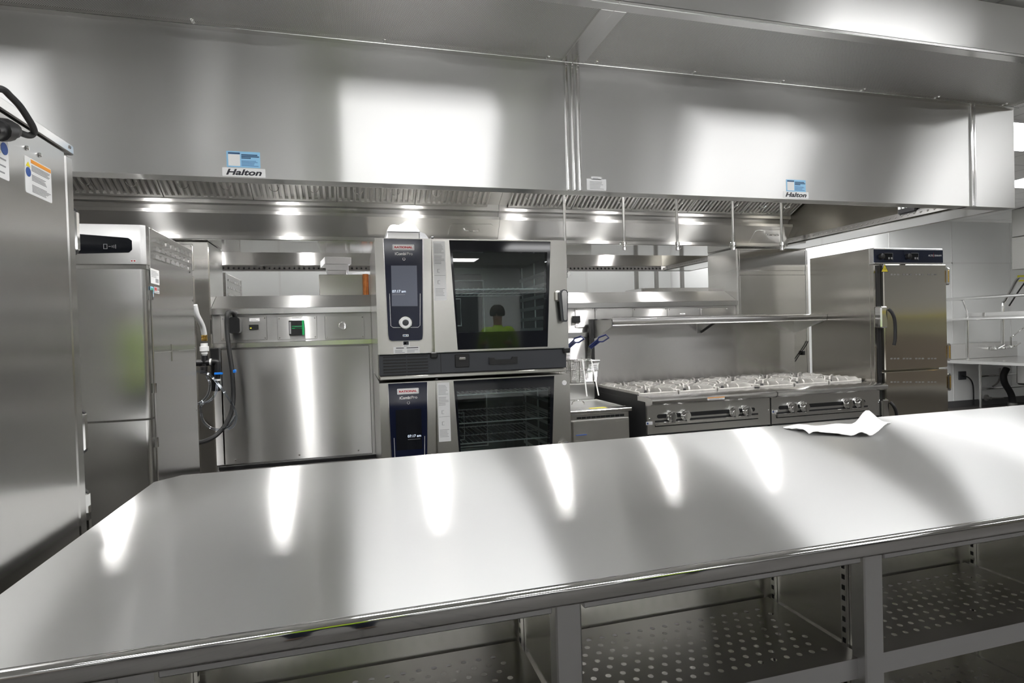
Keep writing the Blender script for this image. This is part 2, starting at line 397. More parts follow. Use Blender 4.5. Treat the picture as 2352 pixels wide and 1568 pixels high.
# troffers in the ceiling
def troffer(x, y, label, sx=.52, sy=.28):
    t = thing('ceiling_light', label, 'ceiling light', (x, y, ZC), 'recessed ceiling lights')
    f = MB()
    for (a, b2, c, d) in ((-sx - .03, sx + .03, -sy - .03, -sy), (-sx - .03, sx + .03, sy, sy + .03), (-sx - .03, -sx, -sy, sy), (sx, sx + .03, -sy, sy)):
        f.box(x + a, x + b2, y + c, y + d, ZC - .012, ZC)
    f.build('frame', 'tframe', t, smooth=0)
    MB().box(x - sx, x + sx, y - sy, y + sy, ZC - .008, ZC - .002).build('diffuser', 'lamp', t, smooth=0)
rowname = {1.23: 'over the work table', -1.35: 'over the front aisle', -3.7: 'in the front half of the room', -5.5: 'by the front wall', 3.6: 'right of the hood', 6.5: 'behind the hood', 4.7: 'by the right wall', 6.3: ''}
for y, xs in ((1.23, (-2.20, .49, 3.05, 5.4)), (-1.35, (-.95, 1.5, 3.9, 5.9, 8.0)), (-3.7, (-2.0, .6, 3.2, 6.0)), (-5.5, (-.6, 2.0, 4.6)), (3.6, (5.4, 8.6)), (4.7, (7.6, 9.9)), (6.5, (-1.9, -.2, 1.5, 3.2, 5.0, 6.8))):  # rear and far-right lights are added to brighten the white wall
    for k, x in enumerate(xs):
        troffer(x, y, 'white recessed ceiling light %s, %s from the left' % (rowname[y], ('first', 'second', 'third', 'fourth', 'fifth', 'sixth', 'seventh')[k]))

# ------------------------------------------------------------------ exhaust hood, two sections
HB, HT = H + .66, H + 1.258
YC = 4.34
def mir(y): return 2 * YC - y
def disc_row(mb, p0, p1, n, r, nrm):
    p0, p1 = Vector(p0), Vector(p1)
    for k in range(n):
        c = p0.lerp(p1, (k + .5) / n); mb.lathe(c, nrm, [(r, 0), (r, .0012)], 8)
def halton(t, px0, py0, px1, tilt, blue, bx0, by0, bx1, by1):
    a = aY(px0, py0, 2.58); b = aY(px1, py0, 2.58); w = b.x - a.x; h = w * .215
    s = sticker(t, 'nameplate', (a.x, 2.58, a.z), VX, VZ, w, h, 'white', label='white nameplate with italic black lettering')
    text(s, 'lettering', 'Halton', (a.x + w * .085, 2.5788, a.z + h * .16), VX, VZ, w * .83, 'black_ink', h * .70, .28, .030)
    c = aY(bx0, by0, 2.58); d = aY(bx1, by1, 2.58); W, Hh = d.x - c.x, d.z - c.z
    sticker(t, 'service_sticker', (c.x, 2.58, c.z), VX, VZ, W, Hh, blue,
            [(.05, .40, .82, .92, 'navy_ink'), (.05, .40, .08, .80, 'white'), (.44, .92, .76, .83, 'navy_ink'), (.44, .97, .66, .73, 'navy_ink'), (.44, .72, .56, .63, 'navy_ink')] + lines(.44, .97, .10, .48, 5, 'blue_ink', .30), label='light blue service sticker')
def section(x0, x1, xi0, xi1, label, right, nf):
    t = thing('exhaust_hood', label, 'exhaust hood', ((x0 + x1) / 2, YC, HB), 'two joined sections of the exhaust hood')
    ex = x1
    fr = MB().box(x0, ex, 2.58, 2.605, HB, HT).box(x0, ex, 2.605, 2.66, HB, HB + .015)
    fr.build('front_panel', 'hood', t)
    MB().box(x0, ex, mir(2.605), mir(2.58), HB, HT).box(x0, ex, mir(2.66), mir(2.605), HB, HB + .015).build('rear_panel', 'hood_in', t)
    # punched capture lips
    lip = MB().prof_x([(2.66, HB), (2.665, HB), (2.70, HB + .045), (2.695, HB + .045)], xi0, xi1)
    lip.build('capture_lip', 'bright', t); lip = MB()
    lip.prof_x([(mir(2.66), HB), (mir(2.70), HB + .045), (mir(2.695), HB + .05), (mir(2.655), HB + .005)], xi0, xi1)
    lip.build('capture_lip', 'bright', t)
    hl = MB(); n = int((xi1 - xi0) / .045)
    disc_row(hl, (xi0, mir(2.6835), HB + .0185), (xi1, mir(2.6835), HB + .0185), n, .009, (0, -.75, -.66))
    hl.build('nozzle_hole', 'bplas', t, smooth=0)['kind'] = 'stuff'
    MB().box(x0, ex, 2.605, mir(2.605), HT - .02, HT).build('roof_panel', 'hood_in', t)
    # central exhaust plenum with grease trough, both sides
    near = [(3.36, HT - .03), (4.005, H + .905), (4.005, H + .862), (4.03, H + .855), (4.045, H + .818), (3.985, H + .815), (3.985, H + .795), (4.075, H + .672), (4.045, H + .668), (4.045, H + .645)]
    prof = near + [(mir(y), z) for y, z in near[::-1]]
    MB().prof_x(prof, xi0, xi1).build('exhaust_plenum', 'hood_in', t)
    MB().box(xi0, xi1, 4.06, mir(4.06), H + .641, H + .6445).build('underside_panel', 'under', t)
    # baffle filters, each a frame with upright baffles leaning back
    s0 = xi0 + (.06 if right else .012); w = (xi1 - (.012 if right else .085) - s0) / nf
    d = Vector((0, 4.005 - 3.40, (H + .905) - (HT - .045))); L = d.length; dn = d.normalized(); nn = Vector((0, -dn.z, dn.y)); nn = nn if nn.z < 0 else -nn
    top = Vector((0, 3.40, HT - .045))
    for k in range(nf):
        xa = s0 + k * w
        f = MB()
        mid = top + dn * (L / 2)
        for (u, hw) in ((xa + .008, .006), (xa + w - .008, .006)):
            f.obox((u, mid.y, mid.z) , (VX, dn, nn), (hw, L / 2, .022), .002)
        for e in (-L / 2 + .01, L / 2 - .01): f.obox(Vector((xa + w / 2, 0, 0)) + Vector((0, mid.y, mid.z)) + dn * e, (VX, dn, nn), (w / 2 - .002, .01, .022), .002)
        nb = 13
        for q in range(nb):
            u = xa + .022 + (w - .044) * (q + .5) / nb
            poly = [(-.0095, .004), (-.0075, .022), (.0075, .022), (.0095, .004), (.007, .004), (.0055, .018), (-.0055, .018), (-.007, .004)]
            f.prism(poly, Vector((u, 0, 0)) + top + dn * .015, VX, nn, dn, L - .03)
        fo = f.build('baffle_filter', 'filter', t)
        for u in (xa + w * .27, xa + w * .73):
            c = top + dn * (L * .80) + nn * .026 + Vector((u, 0, 0))
            MB().tube([c + Vector((math.cos(a) * .028, 0, 0)) + dn * (math.sin(a) * .028) + nn * (.012 * math.sin(a)) for a in [math.pi * i / 8 for i in range(9)]], .0018, 5).build('pull_ring', 'chrome', fo)
    bk = MB().prof_x([(3.45, HT - .03), (4.0, H + .93), (4.0, H + .92), (3.43, HT - .045)], xi0, xi1); bk.build('filter_backing', 'bplas', t)  # added black sheet stands for the shade between the baffles
    # end walls
    if right: MB().box(xi1, xi1 + .025, 2.605, mir(2.605), HB, HT - .02).build('end_wall', 'hood_end', t)
    else: MB().box(xi0 - .025, xi0, 2.605, mir(2.605), HB, HT - .02).build('end_wall', 'hood_end', t)
    # make-up air plenum in front, perforated below
    bx = x1
    MB().box(x0, bx, 2.05, 2.06, HT, H + 1.483).box(x0, bx, 2.56, 2.58, HT, H + 1.483).box(x0, bx, 2.05, 2.58, H + 1.473, H + 1.483).box(x0, x0 + .02, 2.05, 2.58, HT, H + 1.483).box(bx - .02, bx, 2.05, 2.58, HT, H + 1.483).build('supply_plenum', 'hood', t)
    p = MB().box(x0, bx, 2.05, 2.10, HT - .012, HT + .004, .002).box(x0, bx, 2.545, 2.588, HT - .012, HT + .004, .002).box(x0, x0 + .055, 2.10, 2.545, HT - .012, HT + .004, .002).box(bx - .055, bx, 2.10, 2.545, HT - .012, HT + .004, .002)
    p.build('plenum_border', 'bright', t)
    MB().box(x0 + .05, bx - .05, 2.095, 2.55, HT + .002, HT + .006).build('perforated_panel', 'perf', t, smooth=0)
    sc = MB()
    for k in range(6):
        u = x0 + .12 + (bx - x0 - .24) * k / 5
        for yy in (2.112, 2.535): sc.dome((u, yy, HT + .002), (0, 0, -1), .008, .006)
    each(sc, 'screw', 'chrome', t, 24)
    MB().box(x0, bx, 2.10, mir(2.10), H + 1.485, ZC - .002).build('closure_panel', 'hood', t)
    return t
XS = 1.028
hl_ = section(-2.90, XS, -2.62, XS - .001, 'long stainless exhaust hood section above the ovens, left of the vertical seam', False, 7)
hr_ = section(XS, 3.87, XS + .001, 3.50, 'stainless exhaust hood section above the ranges, ending right in a corner box', True, 5)
# end box of the right section
MB().box(3.53, 3.868, 2.606, mir(2.606), HB + .002, HB + .014).build('end_underside', 'under', hr_)
MB().box(3.85, 3.87, 2.605, mir(2.605), HB, HT).build('end_panel', 'hood', hr_)
e = MB().box(3.518, 3.536, 2.570, 2.581, HB, HT - .012, .003).box(3.548, 3.556, 2.573, 2.581, HB, HT - .012, .002); e.build('seam_trim', 'bright', hr_)
e = MB().box(XS + .002, XS + .014, 2.568, 2.581, HB, HT - .012, .003).box(XS + .03, XS + .044, 2.570, 2.581, HB, HT - .012, .003); e.build('seam_trim', 'bright', hr_)
MB().box(XS - .030, XS - .016, 2.568, 2.581, HB, HT - .012, .003).build('seam_trim', 'bright', hl_)
# punched strip along the right inner end wall
st = MB().prism([(0, 0), (.035, .045), (.04, .045), (.005, 0)], (3.46, 2.66, HB + .002), VX, VZ, VY, mir(2.66) - 2.66); st.build('capture_lip', 'bright', hr_)
h = MB(); disc_row(h, (3.476, 2.70, HB + .0235), (3.476, mir(2.70), HB + .0235), 74, .008, (-.79, 0, .61)); h.build('nozzle_hole', 'chrome', hr_, smooth=0)['kind'] = 'stuff'
# small black controller on the inner wall
b = MB().box(3.478, 3.499, 2.90, 3.02, H + .70, H + .83, .004); bo = b.build('junction_box', 'bplas', hr_)
b = MB()
for k in range(4): b.box(3.474, 3.478, 2.915 + k * .027, 2.93 + k * .027, H + .73, H + .81)
b.build('terminal_mark', 'white', bo)
halton(hl_, 511, 404, 610, 0, 'skyblue', 521, 383, 597, 350)
halton(hr_, 1799, 454, 1857, 0, 'skyblue', 1806, 439, 1850, 414)
a = aY(1348, 436, 2.58); b = aY(1392, 412, 2.58)
sticker(hr_, 'rating_label', (a.x, 2.58, a.z), VX, VZ, b.x - a.x, b.z - a.z, 'paper', lines(.15, .9, .1, .85, 6, 'ink', .3), label='small white rating label')
a = aY(1358, 412, 2.58); b = aY(1381, 406, 2.58)
sticker(hr_, 'rating_label', (a.x, 2.58, a.z), VX, VZ, b.x - a.x, b.z - a.z, 'paper', lines(.15, .9, .2, .8, 2, 'ink', .3))
# access doors with handles on the plenum
def access(t, pts, h0, h1):
    nrm = Vector((0, -.123, -.09)).normalized(); dirv = Vector((0, .09, -.123)).normalized()
    def on(px, py):                          # pixel -> plenum face
        d = ray(px, py); p0 = Vector((0, 3.985, .795)); n = nrm; k = p0.dot(n) / d.dot(n); return Vector((0, 0, H)) + d * k
    q = [on(*p) for p in pts]
    m = MB(); m.add([v + nrm * .006 for v in q] + [v + nrm * .0005 for v in q], [tuple(range(len(q))), tuple(range(len(q), 2 * len(q)))[::-1]] + [(i, (i + 1) % len(q), len(q) + (i + 1) % len(q), len(q) + i) for i in range(len(q))])
    d = m.build('access_door', 'hood_in', t)
    a, b = on(*h0), on(*h1)
    MB().tube(smooth_path([a + nrm * .006, a + nrm * .03, a.lerp(b, .2) + nrm * .038, a.lerp(b, .8) + nrm * .038, b + nrm * .03, b + nrm * .006], 4), .006, 8).build('handle', 'chrome', d)
access(hl_, [(1028, 541), (1034, 517), (1038, 514), (1128, 514), (1133, 518), (1130, 541)], (1066, 524), (1098, 525))
access(hr_, [(1716, 563), (1734, 531), (1740, 528), (1796, 527), (1800, 531), (1795, 563)], (1757, 534), (1783, 536))
# lamps inside the hood
for k, x in enumerate((-1.37, -.46, .51, 1.40, 2.25, 3.12)):
    y = 3.19
    t = hl_ if k < 3 else hr_
    lo = MB().box(x - .065, x + .065, y - .15, y + .15, HT - .045, HT - .022, .004).build('lamp_housing', 'tframe', t)
    MB().box(x - .045, x + .045, y - .13, y + .13, HT - .050, HT - .0455).build('lamp_lens', 'hoodlamp', lo, smooth=0)
    y2 = mir(y)
    lo = MB().box(x - .065, x + .065, y2 - .15, y2 + .15, HT - .045, HT - .022, .004).build('lamp_housing', 'tframe', t)
    MB().box(x - .045, x + .045, y2 - .13, y2 + .13, HT - .050, HT - .0455).build('lamp_lens', 'hoodlamp', lo, smooth=0)
# nozzle drops hanging from the hood over the fryer and ranges
for k, (px, py, lb) in enumerate(((1300, 638, 'longest thin nozzle pipe, hanging beside the oven over the fryer'), (1434, 575, 'thin nozzle pipe hanging over the left end of the range shelf'),
                                  (1556, 575, 'thin nozzle pipe second from the left above the range shelf'), (1685, 575, 'thin nozzle pipe hanging in front of the right chase tower edge'), (1796, 575, 'thin grey nozzle pipe hanging beside the access door handle'))):
    v = aY(px, py, 3.30 if k else 3.34)
    t = thing('nozzle_drop', lb, 'fire nozzle', (v.x, v.y, v.z), 'nozzle pipes hanging from the hood')
    MB().cyl((v.x, v.y, v.z + .05), (v.x, v.y, HT - .02), .0085, n=10).build('pipe', 'wire', t)
    MB().lathe((v.x, v.y, v.z), VZ, [(.008, 0), (.012, .002), (.012, .02), (.009, .024), (.009, .032), (.0155, .034), (.0155, .052), (.010, .056)], 12).build('nozzle', 'chrome', t)
    s = 1 if k % 2 else -1
    MB().tube(smooth_path([(v.x, v.y, v.z + .058), (v.x - s * .022, v.y, v.z + .05), (v.x - s * .028, v.y, v.z + .02), (v.x - s * .012, v.y, v.z + .005)], 5), .0012, 5).build('cap_tether', 'chrome', t)

# ------------------------------------------------------------------ utility chase behind the appliances
XT0, XT1 = -.875, 3.055
ut = thing('utility_chase', 'long stainless utility chase with end towers behind the ovens and ranges', 'utility chase', (1.1, YC, 0))
MB().box(-1.58, XT0, 4.114, 4.52, .10, H + .638, .006).build('tower', 'uds_h', ut)
MB().box(XT1, 3.749, 4.114, 4.52, .10, H + .638, .006).build('tower', 'uds_h', ut)
tp = MB().box(3.075, 3.725, 4.106, 4.114, H + .45, H + .62, .003).box(3.075, 3.725, 4.104, 4.114, .3, H + .415, .004); tp.build('tower_panel', 'uds_h', ut)
tp = MB().box(-1.56, -.965, 4.106, 4.114, H + .45, H + .62, .003).box(-1.56, -.965, 4.104, 4.114, .3, H + .415, .004); tp.build('tower_panel', 'uds_h', ut)
MB().box(3.7265, 3.749, 4.103, 4.114, .10, H + .62, .002).box(3.055, 3.071, 4.103, 4.114, .10, H + .62, .002).build('corner_post', 'bright', ut)
cap = [(4.115, H + .207), (4.285, H + .297), (mir(4.285), H + .297), (mir(4.115), H + .207)]
MB().prof_x(cap, XT0 + .002, XT1 - .002).build('sloped_cap', 'uds', ut)
MB().box(XT0 + .002, XT1 - .002, 4.112, 4.125, H + .166, H + .206, .002).box(XT0 + .002, XT1 - .002, 4.114, 4.13, H - .052, H - .018, .002).build('rail', 'bright', ut)
MB().box(XT0 + .002, XT1 - .002, 4.135, mir(4.135), .52, H + .205).build('raceway_body', 'uds', ut)
MB().box(XT0 + .01, XT1 - .01, 4.18, mir(4.18), 0, .52).build('plinth', 'uds', ut)
def outlet_panel(px0, px1, py0, py1, yy=4.128):
    a = aY(px0, py1, yy); b = aY(px1, py0, yy)
    o = MB().box(a.x, b.x, yy, yy + .006, a.z, b.z, .002).build('outlet_panel', 'uds', ut)
    s = MB()
    for x in (a.x + .012, b.x - .012):
        for z in (a.z + .012, b.z - .012): s.dome((x, yy, z), NY, .005, .004)
    each(s, 'screw', 'chrome', o, 24); return o, yy
p1, yy = outlet_panel(508, 612, 726, 783)
p2, _ = outlet_panel(638, 727, 726, 780)
p3, _ = outlet_panel(747, 836, 724, 779)
MB().box(*[aY(479, 0, 4.128).x, aY(505, 0, 4.128).x], 4.126, 4.134, aY(490, 783, 4.128).z, aY(490, 726, 4.128).z, .002).build('blank_panel', 'uds', ut)
for (x0, x1) in ((1322, 1365), (1368, 1452), (1455, 1532), (1535, 1608), (1611, 1672)): outlet_panel(x0, x1, 706, 752)
lp = MB(); a = aY(513, 1058, 4.122); b = aY(848, 792, 4.122); lp.box(a.x, b.x, 4.122, 4.134, .56, b.z, .004); lp.build('access_panel', 'uds', ut)
lp = MB(); a = aY(480, 1058, 4.122); b = aY(509, 792, 4.122); lp.box(a.x, b.x, 4.122, 4.134, .56, b.z, .003); lp.build('access_panel', 'uds', ut)
lp = MB().box(.125, 1.30, 4.122, 4.134, .56, H - .04, .004); lp.build('access_panel', 'uds', ut)
lp = MB().box(1.31, 3.03, 4.122, 4.134, .56, H - .04, .004); lp.build('access_panel', 'uds', ut)
s = MB()
for px in (541, 688, 824): v = aY(px, 1052, 4.122); s.dome((v.x, 4.122, .59), NY, .007, .005)
each(s, 'screw', 'chrome', ut, 24)
MB().box(XT0 + .01, XT1 - .01, 4.120, 4.135, .527, .553, .003).build('kick_rail', 'bplas', ut)  # black strip stands for the shaded gap under the panels
def dev(px0, px1, py0, py1, mat, name, y0=4.128, t=.012, b=.002, parent=None):
    a = aY(px0, py1, y0 - t); c = aY(px1, py0, y0 - t)
    return MB().box(a.x, c.x, y0 - t, y0, a.z, c.z, b).build(name, mat, parent or p1), a, c
sw, a, c = dev(572, 593, 745, 757, 'bplas', 'switch')
MB().box(a.x + .006, a.x + .016, 4.114, 4.1165, a.z + .006, a.z + .014).build('pilot_light', 'amber', sw)
sticker(p1, 'circuit_label', aY(573, 738, 4.128), VX, VZ, .062, .020, 'paper', lines(.1, .9, .2, .8, 2, 'ink', .4))
br, a, c = dev(664, 698, 735, 770, 'bplas', 'circuit_breaker', t=.03, parent=p2)
W_, H_ = c.x - a.x, c.z - a.z
g = MB().box(c.x - W_ * .13, c.x, 4.096, 4.099, a.z, c.z).box(a.x + W_ * .2, c.x - W_ * .13, 4.096, 4.099, a.z + H_ * .44, a.z + H_ * .50).box(a.x + W_ * .2, c.x - W_ * .13, 4.096, 4.099, a.z + H_ * .58, a.z + H_ * .62)
g.build('green_trim', 'green', br, smooth=0)
MB().box(a.x + W_ * .38, a.x + W_ * .85, 4.088, 4.097, a.z + H_ * .50, a.z + H_ * .58, .002).build('breaker_lever', 'dplas', br)
MB().box(a.x + W_ * .04, a.x + W_ * .14, 4.096, 4.099, a.z + H_ * .1, a.z + H_ * .9).build('rating_strip', 'ink', br, smooth=0)
sticker(p2, 'circuit_label', aY(668, 732, 4.128), VX, VZ, .075, .014, 'paper', lines(.1, .9, .2, .8, 2, 'ink', .4))
v = aY(788, 748, 4.128); MB().lathe((v.x, 4.128, v.z), NY, [(.028, 0), (.028, .004), (.024, .006), (.02, .004)], 24).build('knockout_plug', 'uds', p3)
bl, a, c = dev(1316, 1333, 725, 741, 'bplas', 'switch', parent=ut)
sticker(ut, 'circuit_label', aY(1562, 722, 4.128), VX, VZ, .045, .010, 'paper', lines(.1, .9, .2, .8, 1, 'ink', .4))
# ------------------------------------------------------------------ power cord, hose and valves between chiller and chase
v0 = aY(538, 750, 4.10)
pc = thing('power_cord', 'thick black power cord looping from the plug on the chase panel', 'power cord', v0)
q0 = aY(526, 766, 4.07); q1 = aY(551, 728, 4.07)
MB().prism(rrect(q0.x, q1.x, q0.z, q1.z, .02), (0, 4.125, 0), VX, VZ, NY, .07).build('plug', 'bplas', pc)
path = [(540, 728, 4.08), (536, 719, 4.06), (529, 716, 4.03), (522, 722, 4.0), (521, 750, 4.0), (526, 800, 3.98), (533, 850, 3.96), (536, 900, 3.95), (533, 940, 3.93), (520, 972, 3.9), (500, 996, 3.87), (478, 1010, 3.82), (455, 1017, 3.75), (430, 1022, 3.7)]
MB().tube(smooth_path([aY(*p) for p in path], 6), .0135, 10).build('cord', 'brub', pc)
v0 = aY(470, 825, 3.9)
hv = thing('water_hose', 'white braided water hose with brass fitting and black valve behind the chiller', 'hose', v0)
MB().tube(smooth_path([aY(447, 700, 3.8), aY(452, 722, 3.82), aY(460, 738, 3.85), aY(466, 752, 3.88), aY(469, 768, 3.9)], 6), .016, 12).build('braided_hose', 'braid', hv)
b0, b1 = aY(469, 770, 3.9), aY(469.5, 783, 3.9)
MB().lathe(b1, VZ, [(.016, 0), (.018, .004), (.018, .02), (.015, .022), (.018, .028), (.018, (b0 - b1).z), (.014, (b0 - b1).z + .004)], 10).build('fitting', 'brass', hv)['label'] = 'brass hose fitting'
w0 = aY(470, 818, 3.9); w1 = aY(470, 788, 3.9)
MB().lathe(w0, VZ, [(.014, 0), (.014, .012), (.019, .014), (.019, .03), (.026, .032), (.026, .06), (.02, .062), (.02, (w1 - w0).z)], 14).build('coupling', 'wplas', hv)
va = MB(); c = aY(470, 833, 3.9)
va.cyl(c + Vector((0, 0, .045)), c - Vector((0, 0, .02)), .019, n=14).cyl(c - Vector((.05, 0, 0)), c + Vector((.045, 0, 0)), .019, n=14)
e2 = aY(499, 833, 3.9); va.tube(smooth_path([aY(484, 831, 3.9), aY(494, 831, 3.9), e2, aY(500, 842, 3.9), aY(500, 868, 3.9)], 5), .018, 12)
va.cyl(aY(468, 842, 3.9), aY(468, 858, 3.9), .021, n=14)
va.build('valve_body', 'bplas', hv)
MB().cyl(aY(499, 870, 3.9), aY(499, 874, 3.9), .02, n=14).cyl(aY(482, 831, 3.895), aY(486, 831, 3.895), .0205, n=14).build('collar', 'wplas', hv)
MB().box(*[aY(505, 0, 3.9).x, aY(511, 0, 3.9).x], 3.88, 3.92, aY(508, 857, 3.9).z, aY(508, 850, 3.9).z, .002).box(aY(462, 0, 3.9).x, aY(482, 0, 3.9).x, 3.875, 3.885, aY(470, 861, 3.9).z, aY(470, 856, 3.9).z, .002).build('locking_clip', 'brightblue', hv)
pu = MB().box(aY(452, 0, 3.94).x, aY(473, 0, 3.94).x, 3.93, 3.99, aY(460, 900, 3.94).z, aY(460, 800, 3.94).z, .006); pu.build('filter_head', 'bplas', hv)
for k, (pts, lb) in enumerate((([(452, 852, 3.86), (478, 858, 3.86), (500, 880, 3.87), (522, 910, 3.88), (538, 938, 3.9), (543, 960, 3.9), (536, 978, 3.9), (524, 985, 3.9)], 'clear tube sagging from valve outward in front of chase panel'),
                             ([(474, 862, 3.89), (482, 880, 3.89), (478, 905, 3.89), (464, 922, 3.88), (450, 928, 3.85)], 'short clear tube coiled just below the black valve'),
                             ([(499, 878, 3.9), (496, 900, 3.89), (484, 918, 3.88), (462, 930, 3.85), (462, 950, 3.86), (468, 968, 3.87), (484, 982, 3.88), (504, 986, 3.88), (526, 977, 3.88), (540, 955, 3.87)], 'long clear tube looping down to the black cord'))):
    tag(MB().tube(smooth_path([aY(*p) for p in pts], 6), .0075, 8).build('clear_tube', 'tube'), lb, 'tube', 'clear tubes behind the chiller')
# ------------------------------------------------------------------ work table in front
TZ = H - .465
TX0, TX1, TY0, TY1 = -.655, 4.35, .990, 2.256
wt = thing('work_table', 'long stainless steel work table with open perforated shelves in the foreground', 'work table', (1.8, 1.6, 0))
MB().prism([(TX0, TY0 + .012), (TX1, TY0 + .012), (TX1, TY1), (TX0 + .065, TY1), (TX0, TY1 - .075)], (0, 0, TZ - .02), VX, VY, VZ, .02).build('tabletop', 'table', wt)
nose = [(TY0 + .012, TZ)] + [(TY0 + .012 - .012 * math.sin(a), TZ - .012 + .012 * math.cos(a)) for a in [math.pi / 2 * k / 6 for k in range(1, 7)]] + [(TY0, TZ - .030), (TY0 + .003, TZ - .037), (TY0 + .010, TZ - .041), (TY0 + .03, TZ - .041), (TY0 + .03, TZ - .02)]
MB().prof_x(nose, TX0, TX1).build('rounded_front_edge', 'nosing', wt, smooth=60)
eg = MB().box(TX0, TX0 + .012, TY0 + .012, TY1 - .075, TZ - .041, TZ - .0205).box(TX0 + .065, TX1, TY1 - .012, TY1, TZ - .041, TZ - .0205)
eg.build('turned_edge', 'nosing', wt)
posts = [-.373, .352, 1.075, 1.799, 2.522, 3.246, 3.97]
for x in posts:
    MB().box(x, x + .052, 1.03, 1.07, 0, TZ - .0415, .003).build('leg', 'frame', wt)
    MB().box(x, x + .052, 2.14, 2.18, 0, TZ - .0415, .003).build('leg', 'frame', wt)
    MB().box(x + .022, x + .030, 1.07, 1.374, .12, TZ - .045).build('divider', 'case', wt)
    st = MB()
    for sx in (x + .014, x + .031):
        for yy in (1.095, 1.335): st.box(sx, sx + .007, yy, yy + .016, .15, TZ - .07)
    so = st.build('shelf_standard', 'bright', wt)
    sl = MB()
    for sx in (x + .0132, x + .0382):
        for yy in (1.095, 1.335):
            for k in range(26): sl.box(sx, sx + .0006, yy + .004, yy + .012, .17 + k * .025, .181 + k * .025)
    sl.build('slot', 'bplas', so, smooth=0)
for i in range(len(posts) - 1):
    a, b = posts[i] + .052, posts[i + 1]
    MB().box(a + .006, b - .006, 1.032, 1.05, TZ - .068, TZ - .047, .002).build('front_rail', 'frame', wt)
MB().box(-.56, -.373, 1.032, 1.05, TZ - .068, TZ - .047, .002).build('front_rail', 'frame', wt)
MB().box(-.56, 4.1, 1.374, 1.380, .10, TZ - .043).build('back_panel', 'case', wt)
MB().box(-.56, -.548, 1.03, 2.18, .1, TZ - .043).build('end_panel', 'case', wt)
MB().box(-.55, 4.1, 1.42, 2.10, .16, .18).build('lower_panel', 'case', wt)
def perf_shelf(x0, x1, y0, y1, z):
    m = MB(); p = .0345; rh = .0298
    mx, my = .03, .03
    nx = int((x1 - x0 - 2 * mx) / p); ny = int((y1 - y0 - 2 * my) / rh)
    ox = (x0 + x1 - nx * p) / 2; oy = (y0 + y1 - ny * rh) / 2
    r = .0068
    vs = []; fs = []
    for j in range(ny):
        off = p / 2 if j % 2 else 0
        n = nx - (1 if j % 2 else 0)
        for i in range(n):
            cx, cy = ox + off + (i + .5) * p, oy + (j + .5) * rh; o = len(vs)
            for k in range(8):
                a = math.pi / 4 * k; c, s_ = math.cos(a), math.sin(a); q = 1 / max(abs(c), abs(s_))
                vs.append((cx + c * q * p / 2, cy + s_ * q * rh / 2, z)); vs.append((cx + c * r, cy + s_ * r, z))
            for k in range(8):
                a, b = o + 2 * k, o + 2 * ((k + 1) % 8); fs.append((a, b, b + 1, a + 1))
        if off:
            for (u0, u1) in ((ox, ox + off), (ox + nx * p - off, ox + nx * p)):
                o = len(vs); vs += [(u0, oy + j * rh, z), (u1, oy + j * rh, z), (u1, oy + (j + 1) * rh, z), (u0, oy + (j + 1) * rh, z)]; fs.append((o, o + 1, o + 2, o + 3))
    for (a, b, c, d) in ((x0, x1, y0, oy), (x0, x1, oy + ny * rh, y1), (x0, ox, oy, oy + ny * rh), (ox + nx * p, x1, oy, oy + ny * rh)):
        o = len(vs); vs += [(a, c, z), (b, c, z), (b, d, z), (a, d, z)]; fs.append((o, o + 1, o + 2, o + 3))
    m.add(vs, fs); return m
for i in range(len(posts)):
    a = posts[i - 1] + .052 if i else -.545; b = posts[i]
    a -= .018; b += .018
    if not i: a = -.545
    for z in (.613, .335):
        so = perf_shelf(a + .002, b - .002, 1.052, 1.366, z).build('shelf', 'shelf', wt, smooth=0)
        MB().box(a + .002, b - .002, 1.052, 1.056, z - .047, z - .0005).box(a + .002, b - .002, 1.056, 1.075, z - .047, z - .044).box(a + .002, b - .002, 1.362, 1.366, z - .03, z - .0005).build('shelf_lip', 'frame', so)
# crumpled paper on the table
import bmesh
pb = MB(); nu, nv = 26, 14
c00, c10, c11, c01 = aZ(1858, 1000, TZ), aZ(2030, 1006, TZ), aZ(2050, 972, TZ), aZ(1800, 983, TZ)
rnd = random.Random(3)
vs = []
for i in range(nu + 1):
    for j in range(nv + 1):
        u, v = i / nu, j / nv
        p = (c00 * (1 - u) + c10 * u) * (1 - v) + (c01 * (1 - u) + c11 * u) * v
        lift = .006 + .052 * math.exp(-((u - .78) / .10) ** 2) * max(0, v) ** 1.6 + .030 * max(0, u - .86) / .14 * (1 - v) + .010 * math.sin(7 * u + 3 * v) ** 2 * (1 - v) + .004 * math.sin(19 * u + 5 * v) + .003 * rnd.random()
        vs.append((p.x + .01 * math.sin(6 * v), p.y + .012 * math.sin(9 * u), p.z + max(.0015, lift)))
fs = [(i * (nv + 1) + j, (i + 1) * (nv + 1) + j, (i + 1) * (nv + 1) + j + 1, i * (nv + 1) + j + 1) for i in range(nu) for j in range(nv)]
pb.add(vs, fs); po = pb.build('paper_sheet', 'paper', smooth=80)
so = po.modifiers.new('thick', 'SOLIDIFY'); so.thickness = .0012; so.offset = 1
tag(po, 'crumpled white paper sheet lying on the stainless work table', 'paper')

